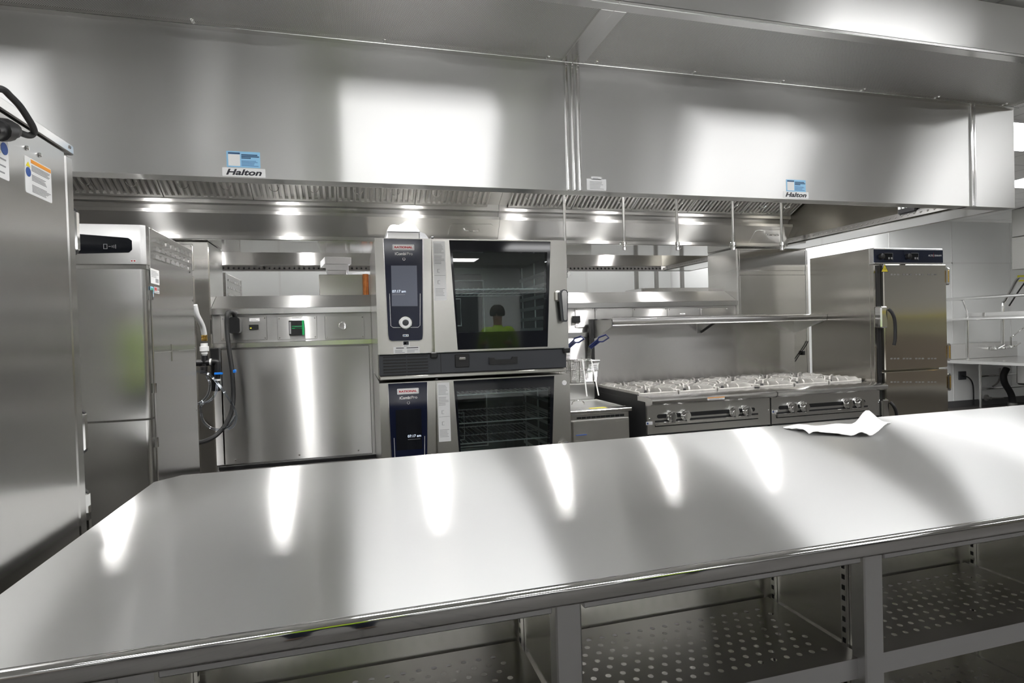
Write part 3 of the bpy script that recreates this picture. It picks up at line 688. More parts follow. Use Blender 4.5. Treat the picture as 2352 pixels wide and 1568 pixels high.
# ------------------------------------------------------------------ tall cabinet at the left edge
CX, CY0, CY1, CZ = -.70, .95, 1.797, H + .527
lc = thing('upright_cabinet', 'tall stainless upright cabinet seen from its side at the left edge', 'cabinet', (CX - .4, 1.35, 0))
MB().box(CX - .85, CX, CY0, CY1 - .048, .12, CZ - .03, .004).build('body', 'cab_side', lc)
MB().box(CX - .85, CX - .001, CY1 - .044, CY1, .13, CZ - .032, .006).build('door', 'cab_side', lc)
MB().box(CX - .852, CX + .002, CY0 - .002, CY1 + .001, CZ - .026, CZ, .003).build('top_trim', 'bright', lc)
for px, q in (((20, 0), 0), ((0, 0), 1)): pass
s = MB()
for p in ((61, 340), (90, 356), (158, 338)):
    v = aX(*p, CX); s.dome(v + Vector((.001, 0, 0)), VX, .006, .004)
each(s, 'screw', 'chrome', lc, 24)
for k in range(4):
    x, y = CX - .04 - (k % 2) * .76, CY0 + .06 + (k // 2) * .68
    MB().cyl((x, y, 0), (x, y, .125), .02, n=12).build('leg', 'chrome', lc)
for (z0, z1) in ((H + .237, H + .373), (H - .30, H - .17), (H - .52, H - .385)):
    hg = MB().box(CX - .065, CX - .004, CY1, CY1 + .035, z0, z1, .012).build('hinge', 'bplas', lc)
    MB().box(CX - .030, CX - .002, CY1 + .006, CY1 + .030, z0 + .015, z1 - .015, .004).build('hinge_cover', 'chrome', hg)
def xlabel(parent, corners, mat, strips, label):
    a, b, c = [aX(*p, CX) for p in corners]       # top-near, top-far, bottom-far
    return sticker(parent, 'warning_label', (CX, a.y, c.z), VY, VZ, b.y - a.y, a.z - c.z, mat, strips, label, r=.004)
ls = [(.22, .98, .87, .97, 'orange_ink')] + lines(.24, .95, .66, .84, 5, 'ink', .4, 4) + lines(.24, .95, .40, .58, 5, 'ink', .4, 5) + lines(.24, .95, .08, .30, 6, 'ink', .4, 6)
l1 = xlabel(lc, ((55, 355), (116, 388), (119, 467)), 'white', ls, 'white warning label with orange heading')
def warn_icons(st, a, w, h):
    O = Vector((CX + .0012, a[0], a[1]))
    MB().prism([(.03 * w, .73 * h), (.19 * w, .73 * h), (.11 * w, .86 * h)], O, VY, VZ, VX, .0005).build('warning_triangle', 'yellow', st, smooth=0)
    MB().lathe(O + Vector((0, .11 * w, .58 * h)), VX, [(.09 * w, 0), (.09 * w, .0005)], 18).build('instruction_symbol', 'blue_ink', st, smooth=0)
a, b, c = aX(55, 355, CX), aX(116, 388, CX), aX(119, 467, CX); warn_icons(l1, (a.y, c.z), b.y - a.y, a.z - c.z)
a2 = Vector((CX, 1.345, H + .435)); w2, h2 = .145, .115
l2 = sticker(lc, 'warning_label', (CX, 1.343, H + .359 - .005), VY, VZ, .146, .112, 'white', [(.0, 1, .80, 1, 'orange_ink')] + lines(.05, .95, .1, .42, 5, 'ink', .4, 8), 'white warning label with orange heading', r=.004)
MB().prism([(.085, .052), (.115, .052), (.10, .078)], (CX + .0012, 1.343, H + .354), VY, VZ, VX, .0005).build('warning_triangle', 'yellow', l2, smooth=0)
MB().lathe((CX + .0012, 1.343 + .130, H + .354 + .065), VX, [(.013, 0), (.013, .0005)], 18).build('instruction_symbol', 'blue_ink', l2, smooth=0)
cp = [(-60, 250), (-20, 210), (5, 205), (25, 222), (45, 243), (62, 268), (76, 292), (77, 306), (66, 311), (50, 306), (38, 300)]
xs = [CX - .02, CX + .03, CX + .04, CX + .04, CX + .045, CX + .045, CX + .04, CX + .03, CX + .028, CX + .03, CX + .03]
co = MB().tube(smooth_path([aX(p[0], p[1], x) for p, x in zip(cp, xs)], 6), .0068, 10).build('supply_cord', 'brub', lc)
cg = MB(); g1 = aX(36, 299, CX + .03); dd = (g1 - aX(-10, 297, CX + .03)).normalized(); g0 = g1 - dd * .10
cg.lathe(g0, dd, [(.019, 0), (.019, .03), (.023, .032), (.023, .062), (.019, .066), (.017, .088), (.009, .10)], 14)
cg.build('cord_connector', 'bplas', co)
# ------------------------------------------------------------------ blast chiller behind it
BX, BY0, BY1, BZ = -.80, 2.665, 3.385, H + .479
bc = thing('blast_chiller', 'stainless blast chiller with black display and side louvers, in front of the chase', 'blast chiller', (BX - .4, 3.0, 0))
MB().box(BX - .80, BX, BY0 + .055, BY1, .14, BZ, .003).build('body', 'chill_s', bc)
def zpx(py, x=250, y=BY0): return aY(x, py, y).z
zf, zg, zd = zpx(606, 300), zpx(616, 300), zpx(965, 300)
MB().prism([(BX, .055), (BX, .012), (BX - .02, 0), (BX - .80, 0), (BX - .80, .055)], (0, BY0, zf), VX, VY, VZ, BZ - zf - .002).build('control_fascia', 'chill_f', bc, smooth=50)
MB().box(BX - .80, BX - .004, BY0 + .02, BY0 + .055, zg, zf).build('door_gap', 'bright', bc)
for nm, z0, z1 in (('door', zd + .004, zg - .003), ('door', .16, zd - .004)):
    MB().prism([(BX - .004, .052), (BX - .004, .022), (BX - .009, .008), (BX - .022, 0), (BX - .79, 0), (BX - .79, .052)], (0, BY0, z0), VX, VY, VZ, z1 - z0).build(nm, 'chill_f', bc, smooth=50)
a, b = aY(304, 580, BY0), aY(150, 534, BY0)
dsp = MB().plate([(b.x - .02, b.z - (b.z - a.z) * 1.10), (b.x - .02, b.z), (a.x - .012, b.z - .018), (a.x, b.z - .028), (a.x, a.z + .012), (a.x - .012, a.z)], BY0 - .003, .004).build('display', 'bglass', bc)
v = aY(238, 566, BY0)
d2 = MB()
for u0, u1, z0, z1 in ((0, .002, 0, .02), (.012, .014, 0, .02), (0, .014, 0, .002), (0, .014, .018, .02), (.018, .026, .009, .011), (.030, .032, .006, .014), (.036, .038, .004, .016), (.042, .044, .002, .018)):
    d2.box(v.x + u0, v.x + u1, BY0 - .0036, BY0 - .003, v.z + z0 - .01, v.z + z1 - .01)
d2.build('display_symbol', 'ink', dsp, smooth=0)
a, b = aY(299, 602, BY0), aY(313, 596, BY0)
lb = sticker(bc, 'usb_socket', (a.x, BY0, a.z), VX, VZ, b.x - a.x, b.z - a.z, 'white', [(.15, .40, .25, .75, 'red_ink'), (.60, .85, .25, .75, 'red_ink')])
lv = MB()
for (p0, p1) in (((356, 553), (432, 586)), ((356, 573), (432, 601)), ((356, 591), (432, 617))):
    A, B = aX(*p0, BX), aX(*p1, BX)
    for k in range(8):
        c = A.lerp(B, k / 7)
        lv.prism([(-.028, -.008), (-.022, .006), (-.012, .011), (.012, .011), (.022, .006), (.028, -.008)], c, VY, VZ, VX, .010)
lv.build('vent_louver', 'bright', bc)
A = aX(345, 615, BX); B = aX(366, 655, BX)
sticker(bc, 'rating_label', (BX, A.y, B.z), VY, VZ, B.y - A.y, A.z - B.z, 'paper', lines(.08, .92, .45, .92, 5, 'ink', .35, 2) + [(.55, .9, .12, .38, 'ink')], 'white rating label')
A = aX(345, 657, BX); B = aX(353, 682, BX)
sticker(bc, 'energy_label', (BX, A.y, B.z), VY, VZ, B.y - A.y, A.z - B.z, 'skyblue', [(.2, .8, .5, .85, 'green'), (.1, .9, .05, .3, 'white')], 'pale blue label')
A = aX(354, 658, BX); B = aX(366, 675, BX)
sticker(bc, 'approval_label', (BX, A.y, B.z), VY, VZ, B.y - A.y, A.z - B.z, 'paper', [(.05, .45, .4, .9, 'red_ink'), (.55, .95, .45, .9, 'ink'), (.1, .9, .1, .25, 'ink')])
lt = MB(); A = aX(393, 790, BX); B = aX(410, 827, BX)
lt.box(BX, BX + .003, A.y, B.y, B.z, A.z, .001).build('access_flap', 'chill_s', bc)
sm = MB().box(BX - .001, BX + .001, BY0 + .06, BY1, aX(400, 806, BX).z - .002, aX(400, 806, BX).z + .002); sm.build('side_seam', 'bright', bc)
sc = MB()
for p in ((346, 524), (437, 565), (436, 625), (443, 690), (449, 800), (452, 940)):
    v = aX(*p, BX); sc.dome((BX, min(v.y, BY1 - .01), v.z), VX, .006, .004)
each(sc, 'screw', 'chrome', bc, 24)
hg = MB()
for py in (676, 894, 1022):
    v = aX(336 + (py - 600) * .02, py, BX); hg.cyl((BX + .004, BY0 + .035, v.z - .02), (BX + .004, BY0 + .035, v.z + .02), .008, n=10)
each(hg, 'hinge', 'chrome', bc, 20)
for k in range(4):
    x, y = BX - .06 - (k % 2) * .68, BY0 + .11 + (k // 2) * .55
    MB().cyl((x, y, 0), (x, y, .145), .022, n=12).build('leg', 'chrome', bc)

# ------------------------------------------------------------------ combi ovens, one above the other
OY = 3.147
def combi(dz, label, lower):
    P = lambda px, py: aY(px, py, OY)
    def X(px, py): return P(px, py).x
    def Z(px, py): return P(px, py).z + dz
    ox0, ox1 = .126, 1.198
    zt, zb = H + .517 + dz, H - .236 + dz
    t = thing('combi_oven', label, 'oven', (.66, 3.6, zb), 'stacked combi ovens')
    zd = Z(930, 812)                          # lower edge of door and control column
    # body shell
    b = MB().box(ox0, .44, OY + .055, 4.05, zb, zt, .004).box(.44, ox1, OY + .055, 4.05, zt - .06, zt, .004).box(.44, ox1, OY + .055, 4.05, zb, zd + .05, .004).box(ox1 - .03, ox1, OY + .055, 4.05, zd + .05, zt - .06).box(.44, ox1 - .03, 4.0, 4.05, zd + .05, zt - .06)
    b.build('body', 'oven', t)
    # cavity liner
    c0, c1, cz0, cz1 = .445, ox1 - .032, zd + .052, zt - .062
    cv = MB().box(c0, c0 + .004, OY + .07, 3.96, cz0, cz1).box(c1 - .004, c1, OY + .07, 3.96, cz0, cz1).box(c0, c1, OY + .07, 3.96, cz0, cz0 + .004).box(c0, c1, OY + .07, 3.96, cz1 - .004, cz1).box(c0, c1, 3.956, 3.96, cz0, cz1)
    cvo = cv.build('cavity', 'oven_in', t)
    gp = MB().box(c0 + .05, c0 + .42, 3.90, 3.915, cz0 + .03, cz1 - .05, .01); gp.build('fan_guard', 'dplas', cvo)
    g2 = MB()
    for (u0, u1, v0, v1) in ((c0 + .05, c0 + .42, cz0 + .05, cz1 - .10), (c0 + .06, c0 + .26, cz0 + .10, cz0 + .28)):
        g2.tube([(u0, 3.86, v0), (u1, 3.86, v0), (u1, 3.86, v1), (u0, 3.86, v1)], .006, 6, closed=True)
    g2.build('wire_guard', 'grid', cvo)
    rr = MB()
    for sx in (c1 - .035, c0 + .03):
        for yy in (OY + .12, OY + .40, OY + .68): rr.cyl((sx, yy, cz0 + .01), (sx, yy, cz1 - .02), .006, n=8)
        for k in range(6):
            z = cz0 + .05 + k * (cz1 - cz0 - .1) / 6
            rr.box(sx - .012, sx + .012, OY + .10, OY + .70, z, z + .004).box(sx - .014, sx - .012, OY + .10, OY + .70, z, z + .02)
    rr.build('rack_rail', 'grid', t)
    # control column
    col = MB().plate([(ox0, zd), (X(991, 812), zd), (X(991, 550), zt), (ox0, zt)], OY, .05).build('control_column', 'oven', t)
    q = [(X(880, 550), zt - .004), (X(971, 550), zt - .004), (X(971.5, 770), Z(971, 770)), (X(970, 779), Z(970, 779)), (X(963, 782), Z(963, 782)), (X(900, 783.5), Z(900, 783.5)), (X(893.5, 780), Z(893, 780)), (X(891, 770), Z(891, 770))]
    cp = MB().plate(q, OY - .004, .005).build('control_panel', 'navy', t)
    e2 = MB()
    ed = [(q[0][0], q[0][1])] + q[:1:-1] + [q[1]]
    e2.tube([Vector((x, OY - .003, z)) for x, z in [q[0]] + q[:1:-1] + [q[1]]], .0022, 6); e2.build('panel_trim', 'bright', cp)
    s0 = (X(897.5, 610), Z(897.5, 610)); 
    scq = [(X(898, 610), Z(898, 610)), (X(957, 610), Z(957, 610)), (X(959, 703), Z(959, 703)), (X(900, 703), Z(900, 703))]
    sc = MB().plate(scq, OY - .0052, .0016).build('screen', 'screen_dk' if lower else 'screen', cp, smooth=0)
    if lower: tx, ty = X(926, 672), Z(926, 675)
    else: tx, ty = X(901, 673), Z(901, 672)
    text(sc, 'clock', '07:17 am', (tx, OY - .0054, ty), VX, VZ, .070, 'wtext')
    MB().box(tx, tx + .066, OY - .0058, OY - .0052, ty - .012, ty - .0102).build('date_line', 'ink', sc, smooth=0)
    bx0, bx1, bz0, bz1 = X(901.5, 574), X(951.5, 574), Z(920, 574.5), Z(920, 561.5)
    bo = MB().plate(rrect(bx0, bx1, bz0, bz1, .004), OY - .0055, .002).build('badge', 'white', cp, smooth=0)
    MB().plate(rrect(bx0 + .003, bx1 - .003, bz0 + .003, bz1 - .003, .003), OY - .0059, .0008).build('badge_border', 'ink', bo, smooth=0)
    MB().plate(rrect(bx0 + .0045, bx1 - .0045, bz0 + .0045, bz1 - .0045, .002), OY - .0063, .0008).build('badge_field', 'white', bo, smooth=0)
    text(bo, 'badge_lettering', 'RATIONAL', (bx0 + .010, OY - .0066, bz0 + .0095), VX, VZ, bx1 - bx0 - .020, 'red_ink', (bz1 - bz0) - .019, bold=.05)
    mx = (bx0 + bx1) / 2
    text(cp, 'model_lettering', 'iCombi', (X(907, 586), OY - .0045, Z(907, 586)), VX, VZ, .058, 'white', .0155, bold=.022)
    text(cp, 'model_lettering', 'Pro', (X(934.5, 586), OY - .0045, Z(934.5, 586)), VX, VZ, .031, 'paper', .0150)
    MB().tube([Vector((X(927.5, 595) + .0065 * math.cos(a), OY - .005, Z(927.5, 595) + .0065 * math.sin(a))) for a in [math.radians(110 + 320 * k / 12) for k in range(13)]], .0008, 5).build('power_symbol', 'white', cp)
    ul = [(894.5, 674), (897.5, 748), (903, 752), (960, 751.5), (964.5, 747), (965, 674)]
    MB().tube([Vector((X(*p), OY - .0046, Z(*p))) for p in ul], .0011, 6).build('light_line', 'white', cp)
    dc = Vector((X(931, 741), OY - .004, Z(931, 741)))
    dl = MB().lathe(dc, NY, [(.036, 0), (.036, .010), (.033, .014), (.030, .012)], 28).build('dial', 'chrome', cp)
    MB().lathe(dc - Vector((0, .010, 0)), NY, [(.0275, 0), (.0275, .006), (.018, .006), (.018, 0)], 28).build('dial_ring', 'white', dl)
    MB().lathe(dc - Vector((0, .011, 0)), NY, [(.0165, 0), (.0165, .004), (.012, .005)], 24).build('dial_centre', 'dplas', dl)
    sticker(cp, 'status_mark', (X(925, 773), OY - .004, Z(925, 773)), VX, VZ, X(938.5, 773) - X(925, 773), .012, 'white', [(.1, .6, .25, .75, 'navy_ink'), (.72, .9, .25, .75, 'navy_ink')])
    st = sticker(col, 'energy_label', (X(925.5, 796), OY, Z(925.5, 796)), VX, VZ, .034, .030, 'white', [(.08, .92, .30, .92, 'black_ink'), (.2, .55, .45, .75, 'white'), (.1, .9, .06, .18, 'ink')])
    sticker(col, 'notice_label', (X(904, 814), OY, zd + .002), VX, VZ, X(964, 806) - X(904, 806), .036, 'paper', lines(.06, .45, .1, .62, 3, 'ink', .4, 1) + lines(.52, .95, .1, .62, 3, 'ink', .4, 2) + [(.1, .4, .74, .86, 'black_ink'), (.5, .95, .74, .86, 'black_ink')], 'white notice label')
    # door
    dx0, dx1 = X(996, 700), ox1 + .001
    DO = lambda px, py: (X(px, py), Z(px, py))
    o = [DO(1031.5, 552), DO(1264.5, 552.5), DO(1258, 799), DO(1051.5, 807)]
    o[0] = (o[0][0], zt - .006); o[1] = (o[1][0], zt - .006); o[2] = (o[2][0], zd + .010); o[3] = (o[3][0], zd + .010)
    i_ = [DO(1039.5, 577), DO(1257, 577), DO(1253.5, 760), DO(1052.5, 764)]
    i_[1] = (i_[1][0], i_[0][1]); i_[2] = (i_[2][0], i_[3][1])
    d = MB().plate([(dx0, zd), (o[3][0], zd), o[3], o[0], (o[0][0], zt), (dx0, zt)], OY, .05).plate([(o[2][0], zd), (dx1, zd), (dx1, zt), (o[1][0], zt), o[1], o[2]], OY, .05).plate([(o[0][0], zt - .006), (o[1][0], zt - .006), (o[1][0], zt), (o[0][0], zt)], OY, .05).plate([(o[3][0], zd), (o[2][0], zd), o[2], o[3]], OY, .05)
    door = d.build('door', 'oven', t)
    g = MB()
    for k in range(4):
        k2 = (k + 1) % 4; g.plate([o[k], o[k2], i_[k2], i_[k]], OY + .002, .044)
    g.build('door_border', 'bglass', door, smooth=0)
    MB().plate(i_, OY + .004, .006).build('door_window', 'ovenglass', door, smooth=0)
    sx0, sx1, sz1, sz0 = X(998, 553), X(1026, 690), Z(1010, 553), Z(1010, 690)
    w = .066
    sticker(door, 'instruction_label', (dx0 + .006, OY, sz0), VX, VZ, w, sz1 - sz0 - .002, 'paper', lines(.08, .92, .80, .97, 8, 'ink', .3, 1) + lines(.08, .92, .62, .77, 6, 'ink', .3, 2) + lines(.10, .9, .08, .22, 6, 'ink', .3, 3) + [(.3, .34, .47, .53, 'ink'), (.3, .5, .525, .53, 'ink'), (.3, .5, .47, .475, 'ink'), (.3, .34, .28, .34, 'ink'), (.3, .5, .335, .34, 'ink'), (.3, .5, .28, .285, 'ink'), (.05, .95, .42, .425, 'ink')], 'tall white instruction label')
    if lower:
        v = P(1297, 882); MB().lathe((X(1288, 575), OY, Z(1288, 572)), NY, [(.014, 0), (.014, .001)], 20).build('inspection_sticker', 'white', door)
    hd = .10 if lower else 0; hx, hz = X(1285, 690), Z(1285, 680) - hd
    hb = MB().obox((hx, OY - .012, hz), (VX, VY, VZ), (.028, .012, .030), .008); hb.build('handle_base', 'oven', door)
    ha = MB(); a = Vector((X(1289, 676), OY - .05, Z(1289, 676) - hd)); bt = Vector((X(1296, 733), OY - .055, Z(1296, 733))); ax = (bt - a).normalized()
    ha.prism([(-.024, .006), (-.016, .020), (0, .026), (.016, .020), (.024, .006), (.016, -.150), (.010, -.158), (-.006, -.158), (-.012, -.150)], a, VX, VZ, VY, .028)
    ho = ha.build('handle', 'dplas', door)
    MB().prism([(-.016, .004), (-.010, .016), (0, .019), (.010, .016), (.016, .004), (.011, -.144), (.006, -.150), (-.004, -.150), (-.008, -.144)], a - Vector((0, .004, 0)), VX, VZ, VY, .006).build('handle_face', 'bright', ho)
    MB().cyl(a + Vector((0, .03, 0)), (a.x - .01, OY - .02, a.z), .014, n=14).build('handle_stem', 'dplas', ho)
    # black lower fascia
    fx = MB().box(ox0 + .004, ox1 - .010, OY + .012, OY + .055, zb + .022, zd - .004, .004).build('lower_fascia', 'dplas', t)
    gr = MB()
    for k in range(6):
        z = zb + .036 + k * .0165
        for (u0, u1) in ((ox0 + .024, ox0 + .145), (ox0 + .150, ox0 + .262)): gr.box(u0, u1, OY + .0085, OY + .012, z, z + .008)
    gr.build('vent_slot', 'bplas', fx, smooth=0)
    MB().box(ox0 + .331, ox0 + .334, OY + .0105, OY + .013, zb + .024, zd - .006).build('fascia_seam', 'bplas', fx, smooth=0)
    rc = MB().box(ox0 + .41, ox0 + .49, OY + .006, OY + .013, zb + .05, zb + .122, .006).build('spray_recess', 'bplas', fx)
    MB().box(ox0 + .43, ox0 + .468, OY - .012, OY + .006, zb + .092, zb + .106, .003).build('spray_nozzle', 'bright', rc)
    dr = MB().plate([(ox0 + .60, zb + .060), (ox0 + .765, zb + .060), (ox0 + .765, zb + .098), (ox0 + .735, zb + .098), (ox0 + .730, zb + .085), (ox0 + .635, zb + .085), (ox0 + .630, zb + .098), (ox0 + .60, zb + .098)], OY + .002, .012).build('drip_drawer', 'bplas', fx)
    hb2 = MB().box(X(991, 0 + 812) - .006, X(991, 812) + .032, OY - .008, OY + .02, zd - .030, zd + .002, .005); hb2.build('hinge', 'bplas', t); hb2 = MB().box(ox1 - .032, ox1 + .008, OY - .008, OY + .02, zd - .030, zd + .002, .005); hb2.build('hinge', 'bplas', t)
    MB().box(X(991, 550) - .002, dx0 + .012, OY - .002, OY + .03, zt, zt + .012, .003).build('hinge', 'bplas', t)
    if not lower:
        MB().box(ox0 + .004, ox1 - .02, OY + .005, 4.0, zb, zb + .020, .004).build('base_trim', 'oven', t)
    return t, (c0, c1, cz0, cz1)
ovu, cu_ = combi(0, 'upper combi oven of the stack, lit grey screen reading 07:17 am', False)
ovl, cl_ = combi(-.768, 'lower combi oven of the stack, dark screen reading 07:17 am', True)
os_ = thing('oven_stand', 'low stainless stand under the lower combi oven', 'stand', (.66, 3.6, 0))
MB().box(.13, 1.19, 3.18, 4.04, .26, .364, .004).build('frame', 'oven', os_)
for x in (.17, 1.15):
    for y in (3.22, 4.0): MB().cyl((x, y, 0), (x, y, .265), .025, n=12).build('leg', 'chrome', os_)
def wire_shelf(c, z, label):
    c0, c1 = c[0] + .035, c[1] - .04; y0, y1 = OY + .10, OY + .68
    t = thing('wire_shelf', label, 'oven shelf', ((c0 + c1) / 2, (y0 + y1) / 2, z), 'wire shelves inside the ovens')
    f = MB().tube([(c0, y0, z), (c1, y0, z), (c1, y1, z), (c0, y1, z)], .0042, 6, closed=True); f.tube([(c0, (y0 + y1) / 2, z - .004), (c1, (y0 + y1) / 2, z - .004)], .0035, 6); f.build('frame', 'grid', t)
    w = MB(); n = 22
    for k in range(n):
        x = c0 + (c1 - c0) * (k + .5) / n
        w.tube([(x, y0 - .002, z + .006), (x, y0 + .006, z + .006), (x, y1, z + .006)], .0022, 5)
    w.build('wires', 'grid', t)
wire_shelf(cu_, aY(1150, 664, 3.25).z, 'single bright wire shelf in the upper oven')
for py, nm in ((902, 'top wire shelf in the lower oven'), (966, 'middle wire shelf in the lower oven'), (1012, 'bottom visible wire shelf in the lower oven')):
    wire_shelf(cl_, aY(1150, py, 3.25).z, nm)
# carton and bag on the upper oven
oz = H + .517
a, b = aY(891, 548, 3.24), aY(962, 533, 3.24)
cb = MB().prism([(a.x, 0), (b.x, 0), (b.x, .30), (a.x, .30)], (0, 3.24, oz + .001), VX, VY, VZ, b.z - oz - .004).build('carton', 'card')
tag(cb, 'white carton under a plastic bag on the upper oven', 'box')
bz = b.z - .002
bg = MB(); n1, n2 = 26, 18; vs = []
rnd = random.Random(11)
for i in range(n1 + 1):
    for j in range(n2 + 1):
        u, v = i / n1, j / n2
        x = a.x - .004 + u * (b.x - a.x + .012); y = 3.235 + v * .30
        e = min(u, 1 - u, v, 1 - v) * 5; e = min(1, e) ** .5
        h = e * (.030 + .030 * math.exp(-((u - .60) / .30) ** 2) + .010 * math.sin(9 * u + 4 * v) + .008 * math.sin(17 * v - 6 * u)) + .004 * rnd.random()
        if u > .9: h *= .6
        vs.append((x, y, bz + .003 + max(.001, h)))
fs = [(i * (n2 + 1) + j, (i + 1) * (n2 + 1) + j, (i + 1) * (n2 + 1) + j + 1, i * (n2 + 1) + j + 1) for i in range(n1) for j in range(n2)]
bg.add(vs, fs)
# skirt down to the lid of the carton
rim = [i * (n2 + 1) for i in range(n1 + 1)] + [n1 * (n2 + 1) + j for j in range(1, n2 + 1)] + [i * (n2 + 1) + n2 for i in range(n1 - 1, -1, -1)] + [j for j in range(n2 - 1, 0, -1)]
o = len(bg.v); bg.v += [Vector((bg.v[r].x, bg.v[r].y, bz + .0025)) for r in rim]; k = len(rim)
bg.f += [(rim[i], rim[(i + 1) % k], o + (i + 1) % k, o + i) for i in range(k)] + [tuple(range(o, o + k))[::-1]]
tail = MB()
bo = bg.build('plastic_bag', 'bag', smooth=50)
tag(bo, 'crumpled clear white plastic bag on top of the white carton', 'bag')
a2, b2 = aY(962, 533, 3.26), aY(990, 548, 3.26); a2.x += .004
MB().prism([(a2.x, oz + .001), (b2.x, oz + .001), (b2.x - .004, oz + .008), (a2.x + .03, a2.z - .008), (a2.x, a2.z + .004)], (0, 3.26, 0), VX, VZ, VY, .20).build('bag_tail', 'bag', bo)

# ------------------------------------------------------------------ ranges
RY = 3.205
def gas_range(x0, label, knobs, slot, bar, tagpx):
    x1 = x0 + .910
    t = thing('gas_range', label, 'range', (x0 + .456, 3.65, 0), 'gas ranges side by side')
    PY = 3.275
    P = lambda px, py: aY(px, py, PY)
    zt = H - .432
    MB().box(x0, x1, PY + .02, 4.085, .15, zt - .03, .002).build('body', 'dark_iron', t)
    MB().box(x0 + .001, x1 - .001, PY, PY + .02, H - .665, zt - .03, .002).build('control_panel', 'range', t)
    cpan = t.children[-1] if False else None
    rail = [(3.40, zt), (RY + .022, zt - .004), (RY + .006, zt - .010), (RY, zt - .018), (RY + .004, zt - .036), (RY + .02, zt - .046), (3.27, zt - .055), (3.40, zt - .055)]
    ro = MB().prof_x(rail, x0 + .001, x1 - .001).build('front_rail', 'bright', t)
    MB().box(x0, x0 + .012, 3.40, 4.085, zt - .03, zt + .004).box(x1 - .012, x1, 3.40, 4.085, zt - .03, zt + .004).box(x0, x1, 4.06, 4.085, zt - .03, zt + .004).build('cooktop_rim', 'dark_iron', t)
    MB().box(x0 + .012, x1 - .012, 3.40, 4.06, zt - .03, zt - .022).build('burner_tray', 'dark_iron', t)
    gw = (x1 - x0 - .02) / 3; gd = .325
    for iy in range(2):
        for ix in range(3):
            cx, cy = x0 + .01 + gw * (ix + .5), 3.405 + gd * (iy + .5)
            g = MB(); zg = zt + .010
            hw, hd = gw / 2 - .004, gd / 2 - .004
            g.box(cx - hw, cx + hw, cy - hd, cy - hd + .012, zg - .022, zg + .002, .003).box(cx - hw, cx + hw, cy + hd - .012, cy + hd, zg - .022, zg + .012, .003).box(cx - hw, cx - hw + .012, cy - hd, cy + hd, zg - .022, zg + .012, .003).box(cx + hw - .012, cx + hw, cy - hd, cy + hd, zg - .022, zg + .012, .003)
            for k in range(12):
                an = math.pi / 6 * k + .13
                r1 = min(hw / max(1e-3, abs(math.cos(an))), hd / max(1e-3, abs(math.sin(an)))) - .006
                r0 = .045 if k % 2 else .065
                u = Vector((math.cos(an), math.sin(an), 0)); w = Vector((-math.sin(an), math.cos(an), 0))
                g.prism([(r0, -.004), (r0 + .012, .022), (r1 - .02, .026), (r1, .012), (r1, -.014), (r0 + .03, -.014)], Vector((cx, cy, zg)) - w * .005, u, VZ, w, .010)
            g.build('grate', 'iron', t)
            MB().lathe((cx, cy, zt - .022), VZ, [(.05, 0), (.05, .012), (.038, .018), (.036, .026), (.03, .03)], 18).build('burner', 'dark_iron', t)
    # slot behind the knobs
    A, B = P(*slot[0]), P(*slot[1]); zc = (A.z + B.z) / 2
    MB().plate(rrect(A.x, B.x, zc - .013, zc + .013, .0129, 6), PY - .001, .002).build('knob_slot', 'bplas', t, smooth=0)
    for px, py in knobs:
        v = P(px, py); v.z = zc - .004
        k = MB().lathe(v, NY, [(.030, 0), (.034, .004), (.034, .014), (.030, .020), (.027, .036), (.022, .042)], 24)
        k.prism([(-.011, -.034), (.011, -.034), (.008, .030), (-.008, .030)], v - Vector((0, .018, 0)), VX, VZ, NY, .026)
        k.build('knob', 'chrome', t)
    A, B = P(*bar[0]), P(*bar[1]); zb = (A.z + B.z) / 2
    MB().box(A.x, B.x, PY - .002, PY + .001, zb - .034, zb + .006).build('vent_slot', 'bplas', t, smooth=0)
    MB().box(A.x, B.x, PY - .012, PY, zb - .026, zb - .004, .003).build('trim_bar', 'bright', t)
    v = P(*tagpx); sticker(t, 'rating_label', (v.x, PY, v.z), VX, VZ, .045, .020, 'paper', lines(.1, .9, .15, .85, 3, 'ink', .4) + [(.1, .35, .2, .8, 'blue_ink')])
    s = MB()
    for x in (x0 + .015, x1 - .015):
        s.dome((x, PY, zb + .02), NY, .006, .004)
    each(s, 'screw', 'chrome', t, 24)
    d = MB().box(x0 + .01, x1 - .01, PY - .03, PY + .02, .19, H - .675, .006).build('oven_door', 'range', t)
    MB().tube([(x0 + .10, PY - .03, H - .72), (x0 + .10, PY - .075, H - .72), (x1 - .10, PY - .075, H - .72), (x1 - .10, PY - .03, H - .72)], .013, 10).build('door_handle', 'chrome', d)
    for x in (x0 + .06, x1 - .06):
        for y in (PY + .08, 4.02): MB().cyl((x, y, 0), (x, y, .155), .024, n=12).build('leg', 'chrome', t)
    return t, zt, ro
r1, zt, ro = gas_range(1.757, 'gas range beside the fryer, orange-topped notice on its front rail', ((1540, 954), (1572, 952), (1683, 944), (1712.5, 942)), ((1509, 956), (1734, 940)), ((1504, 966), (1741, 952)), (1484, 976))
r2, zt, _ = gas_range(2.674, 'gas range beside the tall holding cabinet, plain front rail', ((1817, 936), (1844, 934), (1943, 927), (1969, 925)), ((1788, 936), (1987, 922)), ((1783, 947), (1993, 934)), (1773, 949))
a, b = aY(1625, 908, RY), aY(1664, 905, RY)
sticker(ro, 'notice_label', (a.x, RY, zt - .034), VX, VZ, b.x - a.x, .018, 'white', [(0, 1, .7, 1, 'orange_ink')] + lines(.1, .9, .1, .6, 2, 'ink', .4))
